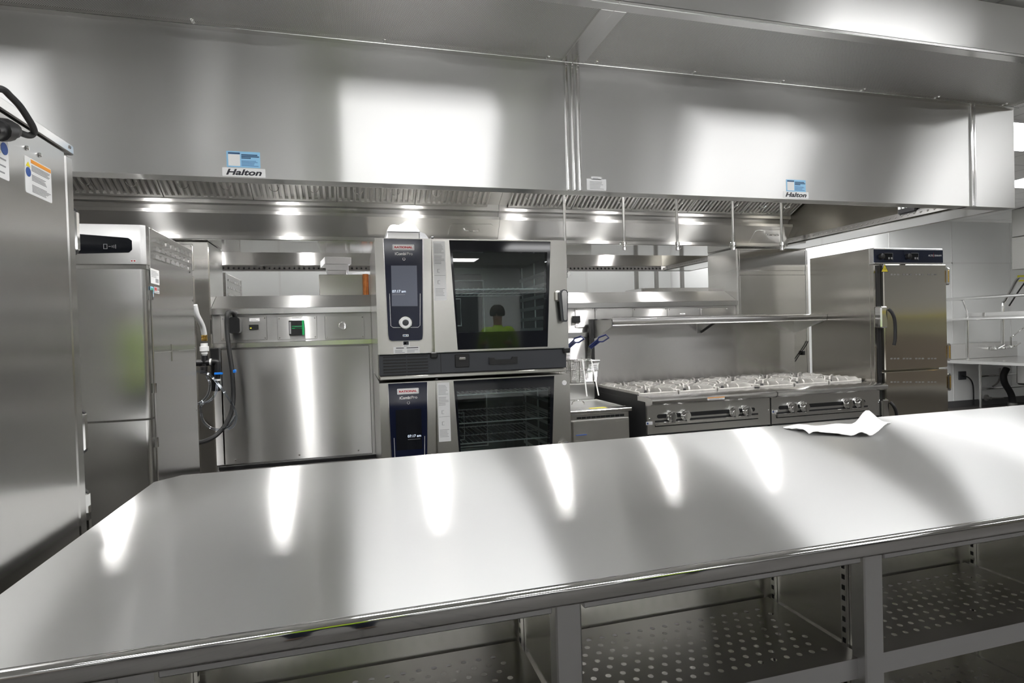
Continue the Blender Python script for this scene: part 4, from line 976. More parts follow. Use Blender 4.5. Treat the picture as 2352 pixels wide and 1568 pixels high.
# back guard and high shelf
bs = thing('range_shelf', 'stainless backsplash with a high shelf behind the two ranges', 'shelf', (2.67, 4.095, H - .43))
SX0, SX1 = 1.757, 3.584
MB().box(SX0, SX1, 4.087, 4.099, H - .455, H + .08, .002).build('backsplash', 'splash', bs)
MB().box(SX0 - .03, SX0 - .001, 4.06, 4.099, H - .62, H + .08, .002).build('side_post', 'dark_iron', bs)
sh = MB().prof_x([(4.087, H + .082), (3.76, H + .074), (3.735, H + .068), (3.738, H + .034), (3.745, H + .022), (3.752, H + .024), (3.748, H + .036), (3.746, H + .062), (3.762, H + .066), (4.087, H + .074)], SX0, SX1)
sh.box(SX0 + .14, SX1 - .30, 4.04, 4.085, H + .08, H + .092, .003)
sh.build('shelf', 'bright', bs)
for x in (SX0, SX1 - .004): MB().prism([(4.087, H + .074), (3.74, H + .066), (3.742, H + .024), (4.087, H - .075)], (x, 0, 0), VY, VZ, VX, .004).build('bracket', 'range', bs)
v0, v1 = aY(1611, 762, 4.08), aY(1664, 746, 3.80)
MB().tube([v0, (v0.x, 3.82, H + .06)], .010, 8).build('brace', 'dark_iron', bs)
MB().plate([(v0.x - .035, v0.z - .01), (v0.x + .012, v0.z - .01), (v0.x + .012, H + .072), (v0.x - .035, H + .072)], 4.080, .006).build('brace_plate', 'range', bs)
# ------------------------------------------------------------------ fryer with two baskets
FX0, FX1, FY, FZ = 1.268, 1.700, 3.36, H - .50
fr = thing('deep_fryer', 'low stainless deep fryer between the ovens and the ranges', 'fryer', (1.48, 3.65, 0))
MB().box(FX0 + .01, FX1 - .012, FY + .03, 4.05, .16, FZ - .026).build('body', 'range', fr)
MB().box(FX0 + .03, FX1 - .016, FY + .012, FY + .035, .2, FZ - .065, .004).build('door', 'case', fr)
dk = MB().box(FX0, FX1, FY, FY + .09, FZ - .024, FZ, .004).box(FX0, FX0 + .02, FY + .09, 4.0, FZ - .024, FZ, .002).box(FX1 - .02, FX1, FY + .09, 4.0, FZ - .024, FZ, .002).box(FX0, FX1, 3.88, 4.05, FZ - .024, FZ, .002)
dk.build('top_deck', 'bright', fr)
MB().box(FX0 + .02, FX1 - .02, FY + .09, 3.88, FZ - .05, FZ - .012, .004).build('tank_cover', 'range', fr)
fl = MB().box(FX0 + .04, FX1 - .02, 3.90, 4.05, FZ, FZ + .115, .006).build('flue_riser', 'range', fr)
sl = MB(); a = aY(1324, 958, FY + .028); b = aY(1434, 950, FY + .028)
for k in range(10): sl.box(a.x + (b.x - a.x) * (k + .07) / 10, a.x + (b.x - a.x) * (k + .93) / 10, FY + .026, FY + .031, FZ - .056, FZ - .042)
sl.build('vent_slot', 'bplas', fr, smooth=0)
MB().box(FX0 - .012, FX0 + .008, FY + .02, 4.0, .16, FZ - .03).build('side_panel', 'dark_iron', fr)  # black slab stands for the shaded gap between fryer and oven
MB().tube(smooth_path([aZ(1313, 929, FZ) , aZ(1318, 921, FZ + .02), aZ(1330, 919, FZ + .02), aZ(1339, 922, FZ + .02), aZ(1342, 929, FZ)], 5), .004, 8).build('cover_handle', 'chrome', fr)
a, b = aZ(1355, 938, FZ), aZ(1392, 934, FZ)
sticker(fr, 'caution_label', (a.x, FY + .045, FZ), VX, VY, .115, .05, 'yellow', [(0, 1, 0, .22, 'blue_ink')])
MB().box(FX0 + .05, FX0 + .12, FY + .008, FY + .012, FZ - .155, FZ - .150).build('blue_mark', 'blue_ink', fr)
MB().box(FX0 + .02, FX1 - .02, 3.915, 3.925, FZ + .115, FZ + .22).build('hanger_plate', 'range', fr)
MB().cyl((FX0 + .03, 3.90, FZ + .215), (FX1 - .01, 3.90, FZ + .215), .006, n=8).build('basket_rod', 'chrome', fr)
for x in (FX0 + .04, FX0 + .24):
    pass
def basket(px0, px1, py0, py1, y, handle, label):
    a, b = aY(px0, py1, y), aY(px1, py0, y)
    x0, x1, z0, z1 = a.x, b.x, a.z, b.z; d = .26
    t = thing('fryer_basket', label, 'fryer basket', ((x0 + x1) / 2, y + d / 2, z0), 'wire baskets hung on the fryer')
    y1 = y + d - .05
    def ring(f, r, mb):
        ins = .018 * (1 - f); z = z0 + (z1 - z0) * f
        mb.tube([(x0 + ins, y + ins, z), (x1 - ins, y + ins, z), (x1 - ins, y1 - ins, z), (x0 + ins, y1 - ins, z)], r, 5, closed=True)
    fm = MB(); ring(1, .0042, fm); ring(0, .003, fm); ring(.55, .0028, fm)
    for sx in (0, 1): 
        xx = x0 + (x1 - x0) * (.2 + .6 * sx); fm.tube([(xx, y1 + .03, z1 + .012), (xx, y1, z1), (xx, y1 - .016, z0), (xx, y + .016, z0), (xx, y, z1)], .0035, 6)
    fm.build('frame', 'wire', t)
    ms = MB(); n = 16
    for k in range(1, n): ring(k / n, .0011, ms)
    for k in range(13):
        f = (k + .5) / 13; xt = x0 + (x1 - x0) * f; xb = x0 + .018 + (x1 - x0 - .036) * f
        ms.tube([(xt, y, z1), (xb, y + .018, z0), (xb, y1 - .018, z0), (xt, y1, z1)], .0011, 4)
        yt = y + (y1 - y) * f; yb = y + .018 + (y1 - y - .036) * f
        ms.tube([(x0, yt, z1), (x0 + .018, yb, z0), (x1 - .018, yb, z0), (x1, yt, z1)], .0011, 4)
    ms.build('wire_mesh', 'wire', t)['kind'] = 'stuff'
    h0, h1, h2 = [Vector(q) for q in handle]
    xs = [h0.x - .012, h0.x - .004, h0.x + .004, h0.x + .012]
    hr = MB()
    for x in xs: hr.tube([(x, y - .004, z0 + .02), (x, y - .006, z1), (x, h0.y, h0.z)], .0022, 5)
    for zz in (z1 - (z1 - z0) * .3, z1 + .03): hr.cyl((xs[0], y - .006, zz), (xs[-1], y - .006, zz), .0022, n=5)
    hr.build('handle_rods', 'wire', t)
    u = (h1 - h0).normalized(); w = u.cross(Vector(VY)).normalized()
    hg = MB().tube([h0 + w * .009, h1 + w * .010, h1.lerp(h2, .25) + w * .020, h2 + w * .014, h2 - w * .014, h1.lerp(h2, .25) - w * .020, h1 - w * .010, h0 - w * .009], .0055, 8, closed=True)
    hg.tube([h0, h1], .007, 8)
    hg.build('handle_grip', 'bluedip', t)
    return t, x0, x1, z0, z1, y
yb = 3.63
B1 = basket(1322, 1376, 828, 878, yb, (aY(1355, 798, yb - .03), aY(1375, 782, yb - .07), aY(1395, 772, yb - .11)), 'fryer basket with blue grip hung nearer the ranges, paper tag on it')
B2 = basket(1276, 1320, 826, 880, yb, (aY(1306, 796, yb - .03), aY(1320, 784, yb - .07), aY(1338, 775, yb - .11)), 'fryer basket with blue grip hung half behind the oven edge')
a, b = aY(1362, 850, yb - .012), aY(1374, 834, yb - .012)
sticker(B1[0], 'paper_tag', (a.x, yb - .012, a.z), VX, VZ, b.x - a.x, b.z - a.z, 'paper', lines(.1, .9, .1, .9, 3, 'ink', .4))
a, b = aY(1328, 876, yb + .03), aY(1342, 845, yb + .03)
MB().plate([(a.x, a.z), (b.x, a.z + .004), (b.x - .006, b.z - .01), (a.x + .01, b.z)], yb + .02, .004).build('paper_tag', 'paper', B1[0], smooth=0)
for (p, q) in (((1338, 826), (1348, 910)), ((1358, 825), (1375, 908))):
    A, Bq = aY(*p, yb - .01), aY(*q, yb - .09)
    MB().tube([A + Vector((-.03, .01, .002)), A, Bq], .0045, 8).build('drain_hook', 'wplas', B1[0])
# ------------------------------------------------------------------ holding cabinet
AX0, AX1, AY0, AY1, AZ = 3.587, 4.222, 3.30, 3.905, H + .524
ac = thing('holding_cabinet', 'tall stainless holding cabinet with navy control strip and two doors', 'holding cabinet', (3.9, 3.6, 0))
PA = lambda px, py: aY(px, py, AY0)
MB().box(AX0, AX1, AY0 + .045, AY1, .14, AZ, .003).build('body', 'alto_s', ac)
zp0, zp1 = PA(2090, 603).z, PA(2090, 573).z
MB().box(AX0, AX1, AY0 + .004, AY0 + .046, zp0 - .01, AZ, .003).build('control_head', 'bright', ac)
ch = MB().box(PA(2008, 590).x, PA(2166, 590).x, AY0, AY0 + .006, zp0, zp1, .001).build('control_strip', 'navy_lab', ac)
for px0, px1 in ((2018, 2050), (2080, 2109)):
    v0, v1 = PA(px0, 597), PA(px1, 581)
    MB().lathe((v0.x + .02, AY0, (v0.z + v1.z) / 2), NY, [(.022, 0), (.020, .018), (.012, .020)], 16).build('rotary_knob', 'bplas', ch)
    ds = MB().box(v0.x + .05, v1.x, AY0 - .002, AY0 + .001, v0.z, v1.z).build('display', 'bglass', ch, smooth=0)
    mk = MB()
    W = v1.x - v0.x - .05; x = v0.x + .05
    mk.box(x, x + W, AY0 - .0025, AY0 - .002, v1.z - .002, v1.z).box(x + W - .002, x + W, AY0 - .0025, AY0 - .002, v0.z, v1.z).box(x + W * .45, x + W * .65, AY0 - .0025, AY0 - .002, v0.z + .006, v0.z + .020).box(x + W * .75, x + W * .95, AY0 - .0025, AY0 - .002, v0.z + .006, v0.z + .020)
    mk.build('button_mark', 'ink', ds, smooth=0)
v0 = PA(2132, 588); text(ch, 'logo_lettering', 'ALTO SHAAM', (v0.x, AY0 - .0008, v0.z - .002), VX, VZ, PA(2162, 588).x - v0.x, 'white', .013)
MB().prism([(0, -.012), (.002, 0), (0, .026), (-.002, 0)], (v0.x + .050, AY0 - .0006, v0.z), VX, VZ, NY, .0006).build('logo_mark', 'red_ink', ch, smooth=0)
MB().box(AX0, PA(2026, 700).x, AY0 + .012, AY0 + .046, .18, zp0 - .012, .002).build('jamb', 'alto_s', ac)
MB().box(PA(2017, 700).x, PA(2024.5, 700).x, AY0 + .004, AY0 + .013, .2, zp0 - .02).build('gasket', 'bplas', ac, smooth=0)
zs = PA(2100, 848).z
dx = PA(2025, 700).x
D = []
for z0, z1 in ((zs + .004, zp0 - .014), (.19, zs - .006)):
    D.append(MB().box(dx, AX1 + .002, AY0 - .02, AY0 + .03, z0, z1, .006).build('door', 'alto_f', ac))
for d, py in ((D[0], 630), (D[0], 823), (D[1], 877)):
    v = MB()
    for gk in range(4):
        for k in range(3):
            p = aY(2045 + gk * 28.5 + k * 7.5, py, AY0 - .02); v.box(p.x, p.x + .020, AY0 - .0212, AY0 - .0198, p.z - .006, p.z + .004)
    v.build('vent_slot', 'grey_met', d, smooth=0)
tr = aY(2024, 624, AY0 - .02)
w0 = MB().prism([(0, 0), (.062, 0), (.031, .054)], (tr.x, AY0 - .0202, tr.z), VX, VZ, NY, .0006).build('warning_triangle', 'yellow', D[0], smooth=0)
m = MB()
for p, q in (((0, 0), (.062, 0)), ((.062, 0), (.031, .054)), ((.031, .054), (0, 0))): m.tube([(tr.x + p[0], AY0 - .021, tr.z + p[1]), (tr.x + q[0], AY0 - .021, tr.z + q[1])], .0014, 4)
for k in range(3): m.tube([(tr.x + .022 + k * .009, AY0 - .021, tr.z + .012), (tr.x + .024 + k * .009, AY0 - .021, tr.z + .02), (tr.x + .022 + k * .009, AY0 - .021, tr.z + .028)], .001, 4)
m.build('symbol', 'black_ink', w0, smooth=0)
def latch(z1, z0, d):
    x0_, x1_ = PA(2011.5, 730).x, PA(2027, 730).x
    l = MB().box(x0_, x1_, AY0 - .045, AY0 + .012, z0 + (z1 - z0) * .45, z1, .008).build('latch', 'chrome', d)
    MB().tube(smooth_path([(x1_ + .004, AY0 - .045, z1 - .02), (x1_ + .018, AY0 - .062, z1 - .05), (x1_ + .034, AY0 - .068, z1 - .11), (x1_ + .036, AY0 - .066, z0 + .05), (x1_ + .030, AY0 - .060, z0)], 6), .011, 10).build('lever', 'bplas', l)
latch(PA(2018, 704).z, PA(2018, 793).z, D[0])
latch(PA(2030, 917).z + .005, PA(2030, 1010).z, D[1])
for py0, py1, d in ((615, 655, D[0]), (788, 828, D[0]), (857, 897, D[1])):
    p0, p1 = PA(2172, py1), PA(2172, py0)
    hg = MB().box(AX1 + .002, AX1 + .030, AY0 - .03, AY0 + .02, p0.z, p1.z, .010).build('hinge', 'chrome', ac)
    MB().box(AX1 + .003, AX1 + .012, AY0 - .034, AY0 - .028, p0.z + .02, p1.z - .02, .002).build('hinge_insert', 'brass', hg)
for x in (AX0 + .06, AX1 - .06):
    for y in (AY0 + .1, AY1 - .06): MB().cyl((x, y, 0), (x, y, .145), .04, n=14).build('caster', 'bplas', ac)
cc = [(1856, 783), (1850, 795), (1838, 812), (1826, 830)]
tag(MB().tube(smooth_path([aY(p[0], p[1], 4.093) for p in cc], 6), .004, 8).build('appliance_cord', 'brub'), 'thin black cord hanging between backsplash and holding cabinet', 'cord')
so = MB().box(*[aY(1824, 0, 4.09).x + .004, aY(1830, 0, 4.09).x + .004], 4.08, 4.104, aY(1826, 816, 4.09).z, aY(1826, 806, 4.09).z, .003).build('cord_outlet', 'bplas', ut)

# ------------------------------------------------------------------ things on the far side of the chase
fc = thing('blast_chiller', 'far blast chiller with louvered side, seen over the chase through the hood gap', 'blast chiller', (-1.2, 5.2, 0))
V = lambda px, py: aY(px, py, 4.98)
x1 = V(508, 650).x; zt_ = V(508, 626).z
MB().box(x1 - .35, V(519, 650).x, 4.96, 5.66, .14, zt_, .003).build('body', 'chill_s', fc)
s = MB()
lx = V(519, 650).x
for r in range(3):
    for k in range(8): s.prism([(-.022, -.007), (-.016, .009), (.016, .009), (.022, -.007)], (lx, 5.08 + k * .066, zt_ - .05 - r * .058), VY, VZ, VX, .008)
s.build('vent_louver', 'bright', fc)
MB().box(lx, lx + .003, 5.62, 5.66, .14, zt_).box(lx, lx + .003, 4.96, 4.985, .14, zt_).build('edge_trim', 'bright', fc)
for k in range(4): MB().cyl((x1 - .28 + (k % 2) * .25, 5.02 + (k // 2) * .55, 0), (x1 - .28 + (k % 2) * .25, 5.02 + (k // 2) * .55, .145), .022, n=10).build('leg', 'chrome', fc)
fo = thing('steam_oven', 'far oven back panel below the white cartons, seen over the chase', 'oven', (.1, 5.4, 0))
a, b = aY(734, 682, 5.0), aY(862, 630, 5.0)
MB().box(a.x, a.x + 1.0, 5.0, 5.75, .9, b.z, .004).build('body', 'oven', fo)
MB().box(a.x, a.x + 1.0, 5.0, 5.75, .15, .88, .004).build('lower_body', 'oven', fo)
for k in range(4): MB().cyl((a.x + .08 + (k % 2) * .84, 5.08 + (k // 2) * .6, 0), (a.x + .08 + (k % 2) * .84, 5.08 + (k // 2) * .6, .155), .025, n=10).build('leg', 'chrome', fo)
MB().box(a.x + .03, a.x + .97, 5.03, 5.72, .87, .91).build('spacer', 'dplas', fo)
topz = b.z
hts = [(748, 800, 628, 618, -.02), (744, 803, 618, 604, .02), (735, 803, 604, 588, .16)]
z = topz + .001
for k, (p0, p1, q0, q1, rot) in enumerate(hts):
    A, Bb = aY(p0, q0, 5.02), aY(p1, q1, 5.02); hh = max(.03, Bb.z - A.z)
    m = MB().obox(((A.x + Bb.x) / 2, 5.02 + .17, z + hh / 2), ((math.cos(rot), math.sin(rot), 0), (-math.sin(rot), math.cos(rot), 0), VZ), ((Bb.x - A.x) / 2 - .012, .16, hh / 2 - .001), .002)
    m2 = MB()
    o = m.build('carton', 'card')
    z += hh + .001
    tag(o, 'flat white carton, %s of the stack of three on the far oven' % ('bottom', 'middle', 'topmost')[k], 'box', 'white cartons stacked on the far oven')
A, Bb = aY(806, 630, 5.04), aY(858, 622, 5.04)
pl = MB(); vs = []
rnd = random.Random(5)
for i in range(15):
    for j in range(9):
        u, v = i / 14, j / 8; e = min(1, 4 * min(u, 1 - u, v, 1 - v)) ** .5
        vs.append((A.x + (Bb.x - A.x) * u, 5.03 + .2 * v, topz + .002 + e * (.012 + .018 * u + .010 * rnd.random())))
pl.add(vs, [(i * 9 + j, (i + 1) * 9 + j, (i + 1) * 9 + j + 1, i * 9 + j + 1) for i in range(14) for j in range(8)])
tag(pl.build('plastic_sheet', 'bag'), 'crumpled white plastic sheet on the far oven beside the carton stack', 'plastic sheet')
for k, (p0, p1) in enumerate(((834, 848), (853, 860))):
    A, Bb = aY(p0, 684, 4.93), aY(p1, 684, 4.93); r = (Bb.x - A.x) / 2
    tag(MB().cyl(((A.x + Bb.x) / 2, 4.93, .0), ((A.x + Bb.x) / 2, 4.93, topz - .006), r, n=20).build('copper_pipe', 'copper'), ('wider upright copper pipe behind the chase, left of the upper oven', 'narrower upright copper pipe tight against the upper oven edge')[k], 'pipe', 'copper pipes behind the chase')
# far range shelf ledge and pass-through posts
fs_ = thing('back_shelf', 'stainless shelf guard beyond the chase, left of the right tower', 'shelf', (2.9, 4.95, .9))
A, Bb = aY(1475, 668, 4.9), aY(1640, 660, 4.9)
MB().box(A.x, Bb.x + .4, 4.9, 4.915, .9, Bb.z, .002).build('backsplash', 'splash', fs_)
MB().box(A.x, Bb.x + .4, 4.915, 5.25, Bb.z - .03, Bb.z, .003).build('shelf', 'bright', fs_)
MB().box(A.x, Bb.x + .4, 4.90, 5.6, 0, .9, .003).build('base', 'range', fs_)
for k, (px, lb) in enumerate(((1462, 'slim grey post before the white wall, left of three'), (1508, 'slim grey post before the white wall, middle of three'), (1567, 'slim grey post before the white wall, right of three'))):
    v = aY(px, 650, 6.8)
    tag(MB().box(v.x - .02, v.x + .02, 6.78, 6.82, 0, ZC).build('wall_post', 'grey_met'), lb, 'post', 'posts along the white wall')
v = aY(1310, 640, 6.6); w = aY(1345, 660, 6.6)
pt = thing('wall_cabinet', 'low grey cabinet top by the white wall, right of the upper oven', 'cabinet', ((v.x + w.x) / 2, 6.6, 0))
MB().box(v.x - .3, w.x, 6.4, 6.86, .1, H + .36, .004).build('body', 'grey_met', pt)
MB().box(v.x - .3, w.x, 6.388, 6.4, .14, H + .33, .003).build('door', 'grey_met', pt)

# ------------------------------------------------------------------ dish area at the far right
DX = 8.8
dt = thing('dish_table', 'stainless dish table along the white wall behind the holding cabinet', 'dish table', (9.4, 6.2, 0))
DZ = H - .62
MB().box(DX, 10.3, 4.9, 6.86, DZ - .05, DZ, .006).build('tabletop', 'bright', dt)
MB().box(DX + .05, 10.3, 6.86, 6.885, DZ, DZ + .24, .004).build('end_splash', 'range', dt)
lg = aY(2251, 880, 6.75)
for (x, y) in ((lg.x, 6.75), (DX + .08, 5.0), (10.2, 5.0)): MB().cyl((x, y, 0), (x, y, DZ - .05), .022, n=12).build('leg', 'wire', dt)
MB().cyl((lg.x, 6.75, .28), (10.25, 6.75, .28), .016, n=10).cyl((lg.x, 6.75, .48), (10.25, 6.75, .48), .016, n=10).cyl((DX + .08, 5.0, .28), (10.2, 5.0, .28), .016, n=10).build('cross_rail', 'wire', dt)
MB().box(9.7, 10.28, 5.3, 6.5, DZ - .40, DZ - .05, .03).build('sink_bowl', 'range', dt)
os2 = thing('overshelf', 'stainless overshelf with round rail above the dish table', 'shelf', (DX + .2, 5.9, DZ))
MB().prof_x([(0, 0)] * 3, 0, .001) if False else None
MB().prism([(DX, H - .02), (DX + .40, H + .03), (DX + .40, H + .09), (DX + .39, H + .09), (DX + .385, H + .04), (DX + .02, H - .005), (DX + .01, H + .012), (DX - .012, H + .012), (DX - .018, H - .010)], (0, 4.9, 0), VX, VZ, VY, 1.95).build('shelf', 'bright', os2)
MB().tube([(DX, 4.9, H + .305), (DX, 6.85, H + .305)], .022, 12).build('rail', 'wire', os2)
for y in (5.1, 6.70):
    MB().cyl((DX + .22, y, DZ), (DX + .22, y, H), .022, n=12).build('post', 'wire', os2)
    MB().tube([(DX, y, H + .305), (DX + .14, y, H + .29), (DX + .22, y, H + .12), (DX + .22, y, H)], .016, 10).build('rail_bracket', 'wire', os2)
fa = thing('faucet', 'chrome wall faucet with lever taps on the dish table splash', 'faucet', (9.9, 6.8, DZ + .1))
A = aY(2285, 800, 6.80); Bb = aY(2322, 796, 6.80)
fb = MB().cyl(A, Bb, .022, n=14)
for q in (A, A.lerp(Bb, .5), Bb): fb.lathe(q + Vector((0, .02, 0)), NY, [(.035, -.03), (.035, 0), (.028, .02), (.028, .05), (.016, .07)], 14)
fb.cyl(Bb, Bb + Vector((0, 0, .16)), .018, n=12)
fb.build('valve_body', 'chrome', fa)
for q in (A, Bb): MB().tube([q + Vector((0, -.05, .01)), q + Vector((.05, -.11, .06))], [.012, .008], 8).build('lever_tap', 'chrome', fa)
MB().tube(smooth_path([Bb + Vector((0, 0, .15)), Bb + Vector((.03, -.05, .20)), aY(2352, 752, 6.5), aY(2370, 745, 6.4)], 5), .012, 10).build('spout', 'chrome', fa)
MB().cyl(aY(2305, 795, 6.80), aY(2305, 738, 6.80), .014, n=10).build('riser_pipe', 'chrome', fa)
gp = thing('spray_hose_pipe', 'bent steel pre-rinse pipe above the overshelf', 'pipe', aY(2304, 704, 6.5))
MB().tube(smooth_path([aY(2303, 790, 6.5), aY(2303, 704, 6.5), aY(2308, 692, 6.5), aY(2322, 668, 6.5), aY(2334, 645, 6.5), aY(2344, 639, 6.5), aY(2362, 640, 6.5)], 6), .022, 12).build('pipe', 'wire', gp)
MB().tube([aY(2318, 702, 6.4), aY(2340, 668, 6.4), aY(2360, 640, 6.4)], .010, 8).build('hose', 'brub', gp)
tag(MB().box(*[aY(2329, 0, 6.89).x, aY(2344, 0, 6.89).x], 6.884, 6.902, aY(2335, 646, 6.89).z, aY(2335, 632, 6.89).z, .002).build('yellow_tag', 'amber'), 'yellow tag on the white wall behind the bent steel pipe', 'tag')
wo = thing('wall_outlet', 'black wall outlet under the dish table with a thin cord', 'wall outlet', aY(2209, 862, 6.89))
A, Bb = aY(2202, 872, 6.89), aY(2217, 852, 6.89)
MB().box(A.x, Bb.x, 6.872, 6.898, A.z, Bb.z, .004).build('cover_plate', 'dplas', wo)
MB().tube(smooth_path([aY(2211, 862, 6.86), aY(2226, 868, 6.84), aY(2235, 886, 6.84), aY(2236, 930, 6.86)], 6), .010, 8).build('cord', 'brub', wo)
dp = thing('drain_pipe', 'black drain pipe with grey valve under the sink bowl', 'pipe', aY(2310, 900, 6.6))
MB().tube(smooth_path([aY(2312, 846, 6.6), aY(2305, 862, 6.6), aY(2308, 880, 6.6), aY(2320, 900, 6.6), aY(2326, 918, 6.6), aY(2326, 934, 6.6)], 6), .045, 12).build('pipe', 'brub', dp)
MB().cyl(aY(2325, 925, 6.6), aY(2325, 940, 6.6), .06, n=12).build('collar', 'grey_met', dp)
sv = MB().tube(smooth_path([aY(2297, 845, 6.7), aY(2296, 868, 6.7), aY(2290, 880, 6.7), aY(2280, 887, 6.8)], 5), .012, 8)
tag(sv.build('supply_hose', 'grey_met'), 'thin grey supply hose beside the black drain pipe', 'hose')
tag(MB().lathe(aY(2264, 913, 6.82), NY, [(.05, 0), (.05, .02), (.02, .03), (.02, .08)], 14).cyl(aY(2268, 914, 6.8), aY(2305, 914, 6.8), .012, n=8).build('water_pipe', 'grey_met'), 'short horizontal water pipe low on the wall under the dish table', 'pipe')
ch_ = thing('dishwasher_hood', 'grey steel hood box hanging from the ceiling at the right edge', 'hood', (9.6, 5.5, H + .67))
MB().box(8.95, 10.3, 5.05, 6.02, H + .67, H + 1.12, .006).build('lower_box', 'grey_met', ch_)
MB().box(8.955, 10.295, 5.055, 6.015, H + 1.125, ZC - .01, .006).build('upper_box', 'grey_met', ch_)

# ------------------------------------------------------------------ the front of the room, seen only mirrored in the steel
M['door_grey'] = plain('dark_grey_door', (.10, .10, .105), .5)
M['hivis'] = plain('yellow_green_vest', (.50, .78, .03), .7)
M['trous'] = plain('dark_navy_trousers', (.02, .025, .04), .8)
M['boots'] = plain('brown_boots', (.06, .035, .02), .6)
M['skin'] = plain('skin', (.55, .33, .24), .55)
M['glove'] = plain('tan_work_gloves', (.45, .25, .08), .8)
M['hair'] = plain('brown_hair', (.05, .03, .02), .7)
for k, (x, w_) in enumerate(((-2.2, 1.1), (.1, 1.0), (2.2, 1.0), (4.6, 1.8), (8.0, 1.2))):  # doors added as dark shapes for the steel to mirror
    d = MB().box(x - w_ / 2, x + w_ / 2, YF, YF + .05, 0, 2.25, .004).build('door_%d' % (k + 1), 'door_grey', kind='structure')
    MB().cyl((x + w_ * .4, YF + .05, 1.0), (x + w_ * .4, YF + .10, 1.0), .025, n=12).build('door_handle', 'chrome', d)
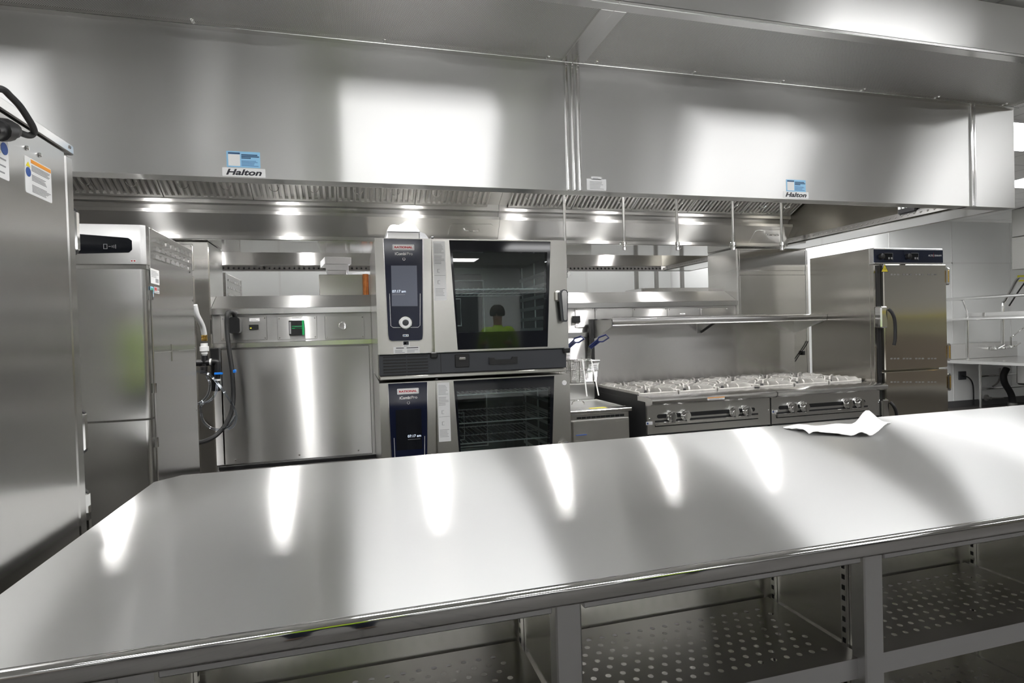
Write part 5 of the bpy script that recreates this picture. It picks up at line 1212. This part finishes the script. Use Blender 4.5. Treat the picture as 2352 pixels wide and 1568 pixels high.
def person(x, y, face, label, bend):
    pts = {'pelvis': (0, 0, .96), 'waist': (0, .0, 1.10), 'chest': (0, .01, 1.30), 'neck': (0, 0, 1.48), 'head': (0, .02, 1.60), 'crown': (0, .015, 1.73),
           'hipl': (-.10, 0, .90), 'kneel': (-.12, .02, .50), 'ankl': (-.13, -.02, .09), 'toel': (-.15, .15, .035), 'hipr': (.10, 0, .90), 'kneer': (.12, .02, .50), 'ankr': (.13, -.02, .09), 'toer': (.15, .15, .035),
           'shl': (-.19, 0, 1.42), 'ell': (-.25, .02, 1.14), 'wrl': (-.18, .24, 1.14 + bend), 'hal': (-.15, .32, 1.15 + bend), 'shr': (.19, 0, 1.42), 'elr': (.25, .02, 1.14), 'wrr': (.18, .24, 1.14 + bend), 'har': (.15, .32, 1.15 + bend)}
    rad = {'pelvis': (.15, .11), 'waist': (.14, .10), 'chest': (.17, .12), 'neck': (.055, .055), 'head': (.078, .095), 'crown': (.06, .075), 'hip': (.09, .09), 'knee': (.062, .062), 'ank': (.045, .045), 'toe': (.045, .03), 'sh': (.065, .065), 'el': (.047, .047), 'wr': (.03, .036), 'ha': (.042, .022)}
    ed = [('pelvis', 'waist'), ('waist', 'chest'), ('chest', 'neck'), ('neck', 'head'), ('head', 'crown')]
    for q in 'lr': ed += [('pelvis', 'hip' + q), ('hip' + q, 'knee' + q), ('knee' + q, 'ank' + q), ('ank' + q, 'toe' + q), ('chest', 'sh' + q), ('sh' + q, 'el' + q), ('el' + q, 'wr' + q), ('wr' + q, 'ha' + q)]
    for q, sx in (('l', -1), ('r', 1)):
        h = Vector(pts['ha' + q])
        for k in range(5):
            n0, n1 = 'f%d%s' % (k, q), 'g%d%s' % (k, q)
            if k < 4: a = h + Vector((sx * (.028 - k * .019), .035, .004)); b = a + Vector((0, .035 - abs(k - 1.3) * .006, -.022))
            else: a = h + Vector((-sx * .04, -.02, .012)); b = a + Vector((-sx * .018, .035, .004))
            pts[n0], pts[n1] = tuple(a), tuple(b); rad[n0] = rad[n1] = (.010, .010); ed += [('ha' + q, n0), (n0, n1)]
    names = list(pts); me = bpy.data.meshes.new('person')
    me.from_pydata([pts[n] for n in names], [(names.index(a), names.index(b)) for a, b in ed], [])
    tmp = bpy.data.objects.new('tmp', me); C.objects.link(tmp)
    md = tmp.modifiers.new('skin', 'SKIN'); sv = me.skin_vertices[0].data
    for i, n in enumerate(names):
        sv[i].radius = rad.get(n) or rad[n[:-1]]; sv[i].use_root = n == 'pelvis'
    tmp.modifiers.new('sub', 'SUBSURF').levels = 2
    bpy.context.view_layer.update()
    m2 = bpy.data.meshes.new_from_object(tmp.evaluated_get(bpy.context.evaluated_depsgraph_get())); bpy.data.objects.remove(tmp)
    m2.materials.clear()
    for q in ('trous', 'hivis', 'skin', 'boots', 'glove'): m2.materials.append(M[q])
    for p in m2.polygons:
        c = p.center; p.use_smooth = True
        p.material_index = 3 if c.z < .13 else 4 if c.y > .235 and c.z > .8 else 0 if c.z < 1.0 else 2 if c.z > 1.475 else 1
    o = bpy.data.objects.new('person', m2); C.objects.link(o); o.location = (x, y, 0); o.rotation_euler = (0, 0, face); ROOT[o.name] = Vector((0, 0, 0))
    tag(o, label, 'person')
    hp = MB(); hp.lathe((0, .005, 1.60), VZ, [(.100, 0), (.108, .03), (.105, .08), (.085, .125), (.045, .155)], 20); h = hp.build('hair', 'hair', o)
    fc_ = MB()
    fc_.prism([(-.012, -.02), (.012, -.02), (.004, .03), (-.004, .03)], (0, .105, 1.60), VX, VZ, VY, .028); fc_.build('nose', 'skin', o)
    for sx in (-.034, .034): MB().lathe((sx, .100, 1.635), VY, [(.012, 0), (.012, .006), (.005, .010)], 12).build('eye', 'bplas', o)
    MB().box(-.025, .025, .098, .112, 1.553, 1.562, .003).build('mouth', 'red_ink', o)
    return o
person(-.12, -.52, 0, 'person in yellow-green vest behind the camera, tan gloves held in front', .0)
person(1.95, -1.55, .35, 'person in yellow-green vest mirrored in the upper oven window', .08)

# ------------------------------------------------------------------ camera, world, view
cam = bpy.data.cameras.new('camera'); co_ = bpy.data.objects.new('camera', cam); C.objects.link(co_)
cam.sensor_fit = 'HORIZONTAL'; cam.sensor_width = 36; cam.lens = F / 2352 * 36; cam.clip_start = .02
Rm = Matrix(R)
co_.matrix_world = Matrix(((Rm[0][0], -Rm[1][0], -Rm[2][0], 0), (Rm[0][1], -Rm[1][1], -Rm[2][1], 0), (Rm[0][2], -Rm[1][2], -Rm[2][2], H), (0, 0, 0, 1)))
bpy.context.scene.camera = co_
w = bpy.data.worlds.new('world'); bpy.context.scene.world = w; w.use_nodes = True
w.node_tree.nodes['Background'].inputs[0].default_value = (.9, .93, 1, 1); w.node_tree.nodes['Background'].inputs[1].default_value = .05
sc_ = bpy.context.scene
sc_.view_settings.view_transform = 'Standard'; sc_.view_settings.look = 'None'; sc_.view_settings.gamma = 1; sc_.view_settings.use_curve_mapping = False
sc_.view_settings.exposure = 0.88
cy = sc_.cycles
cy.max_bounces = 10; cy.diffuse_bounces = 4; cy.glossy_bounces = 8; cy.transmission_bounces = 6; cy.transparent_max_bounces = 12
cy.caustics_reflective = True; cy.caustics_refractive = False; cy.sample_clamp_indirect = 6; cy.use_denoising = True; cy.blur_glossy = .5
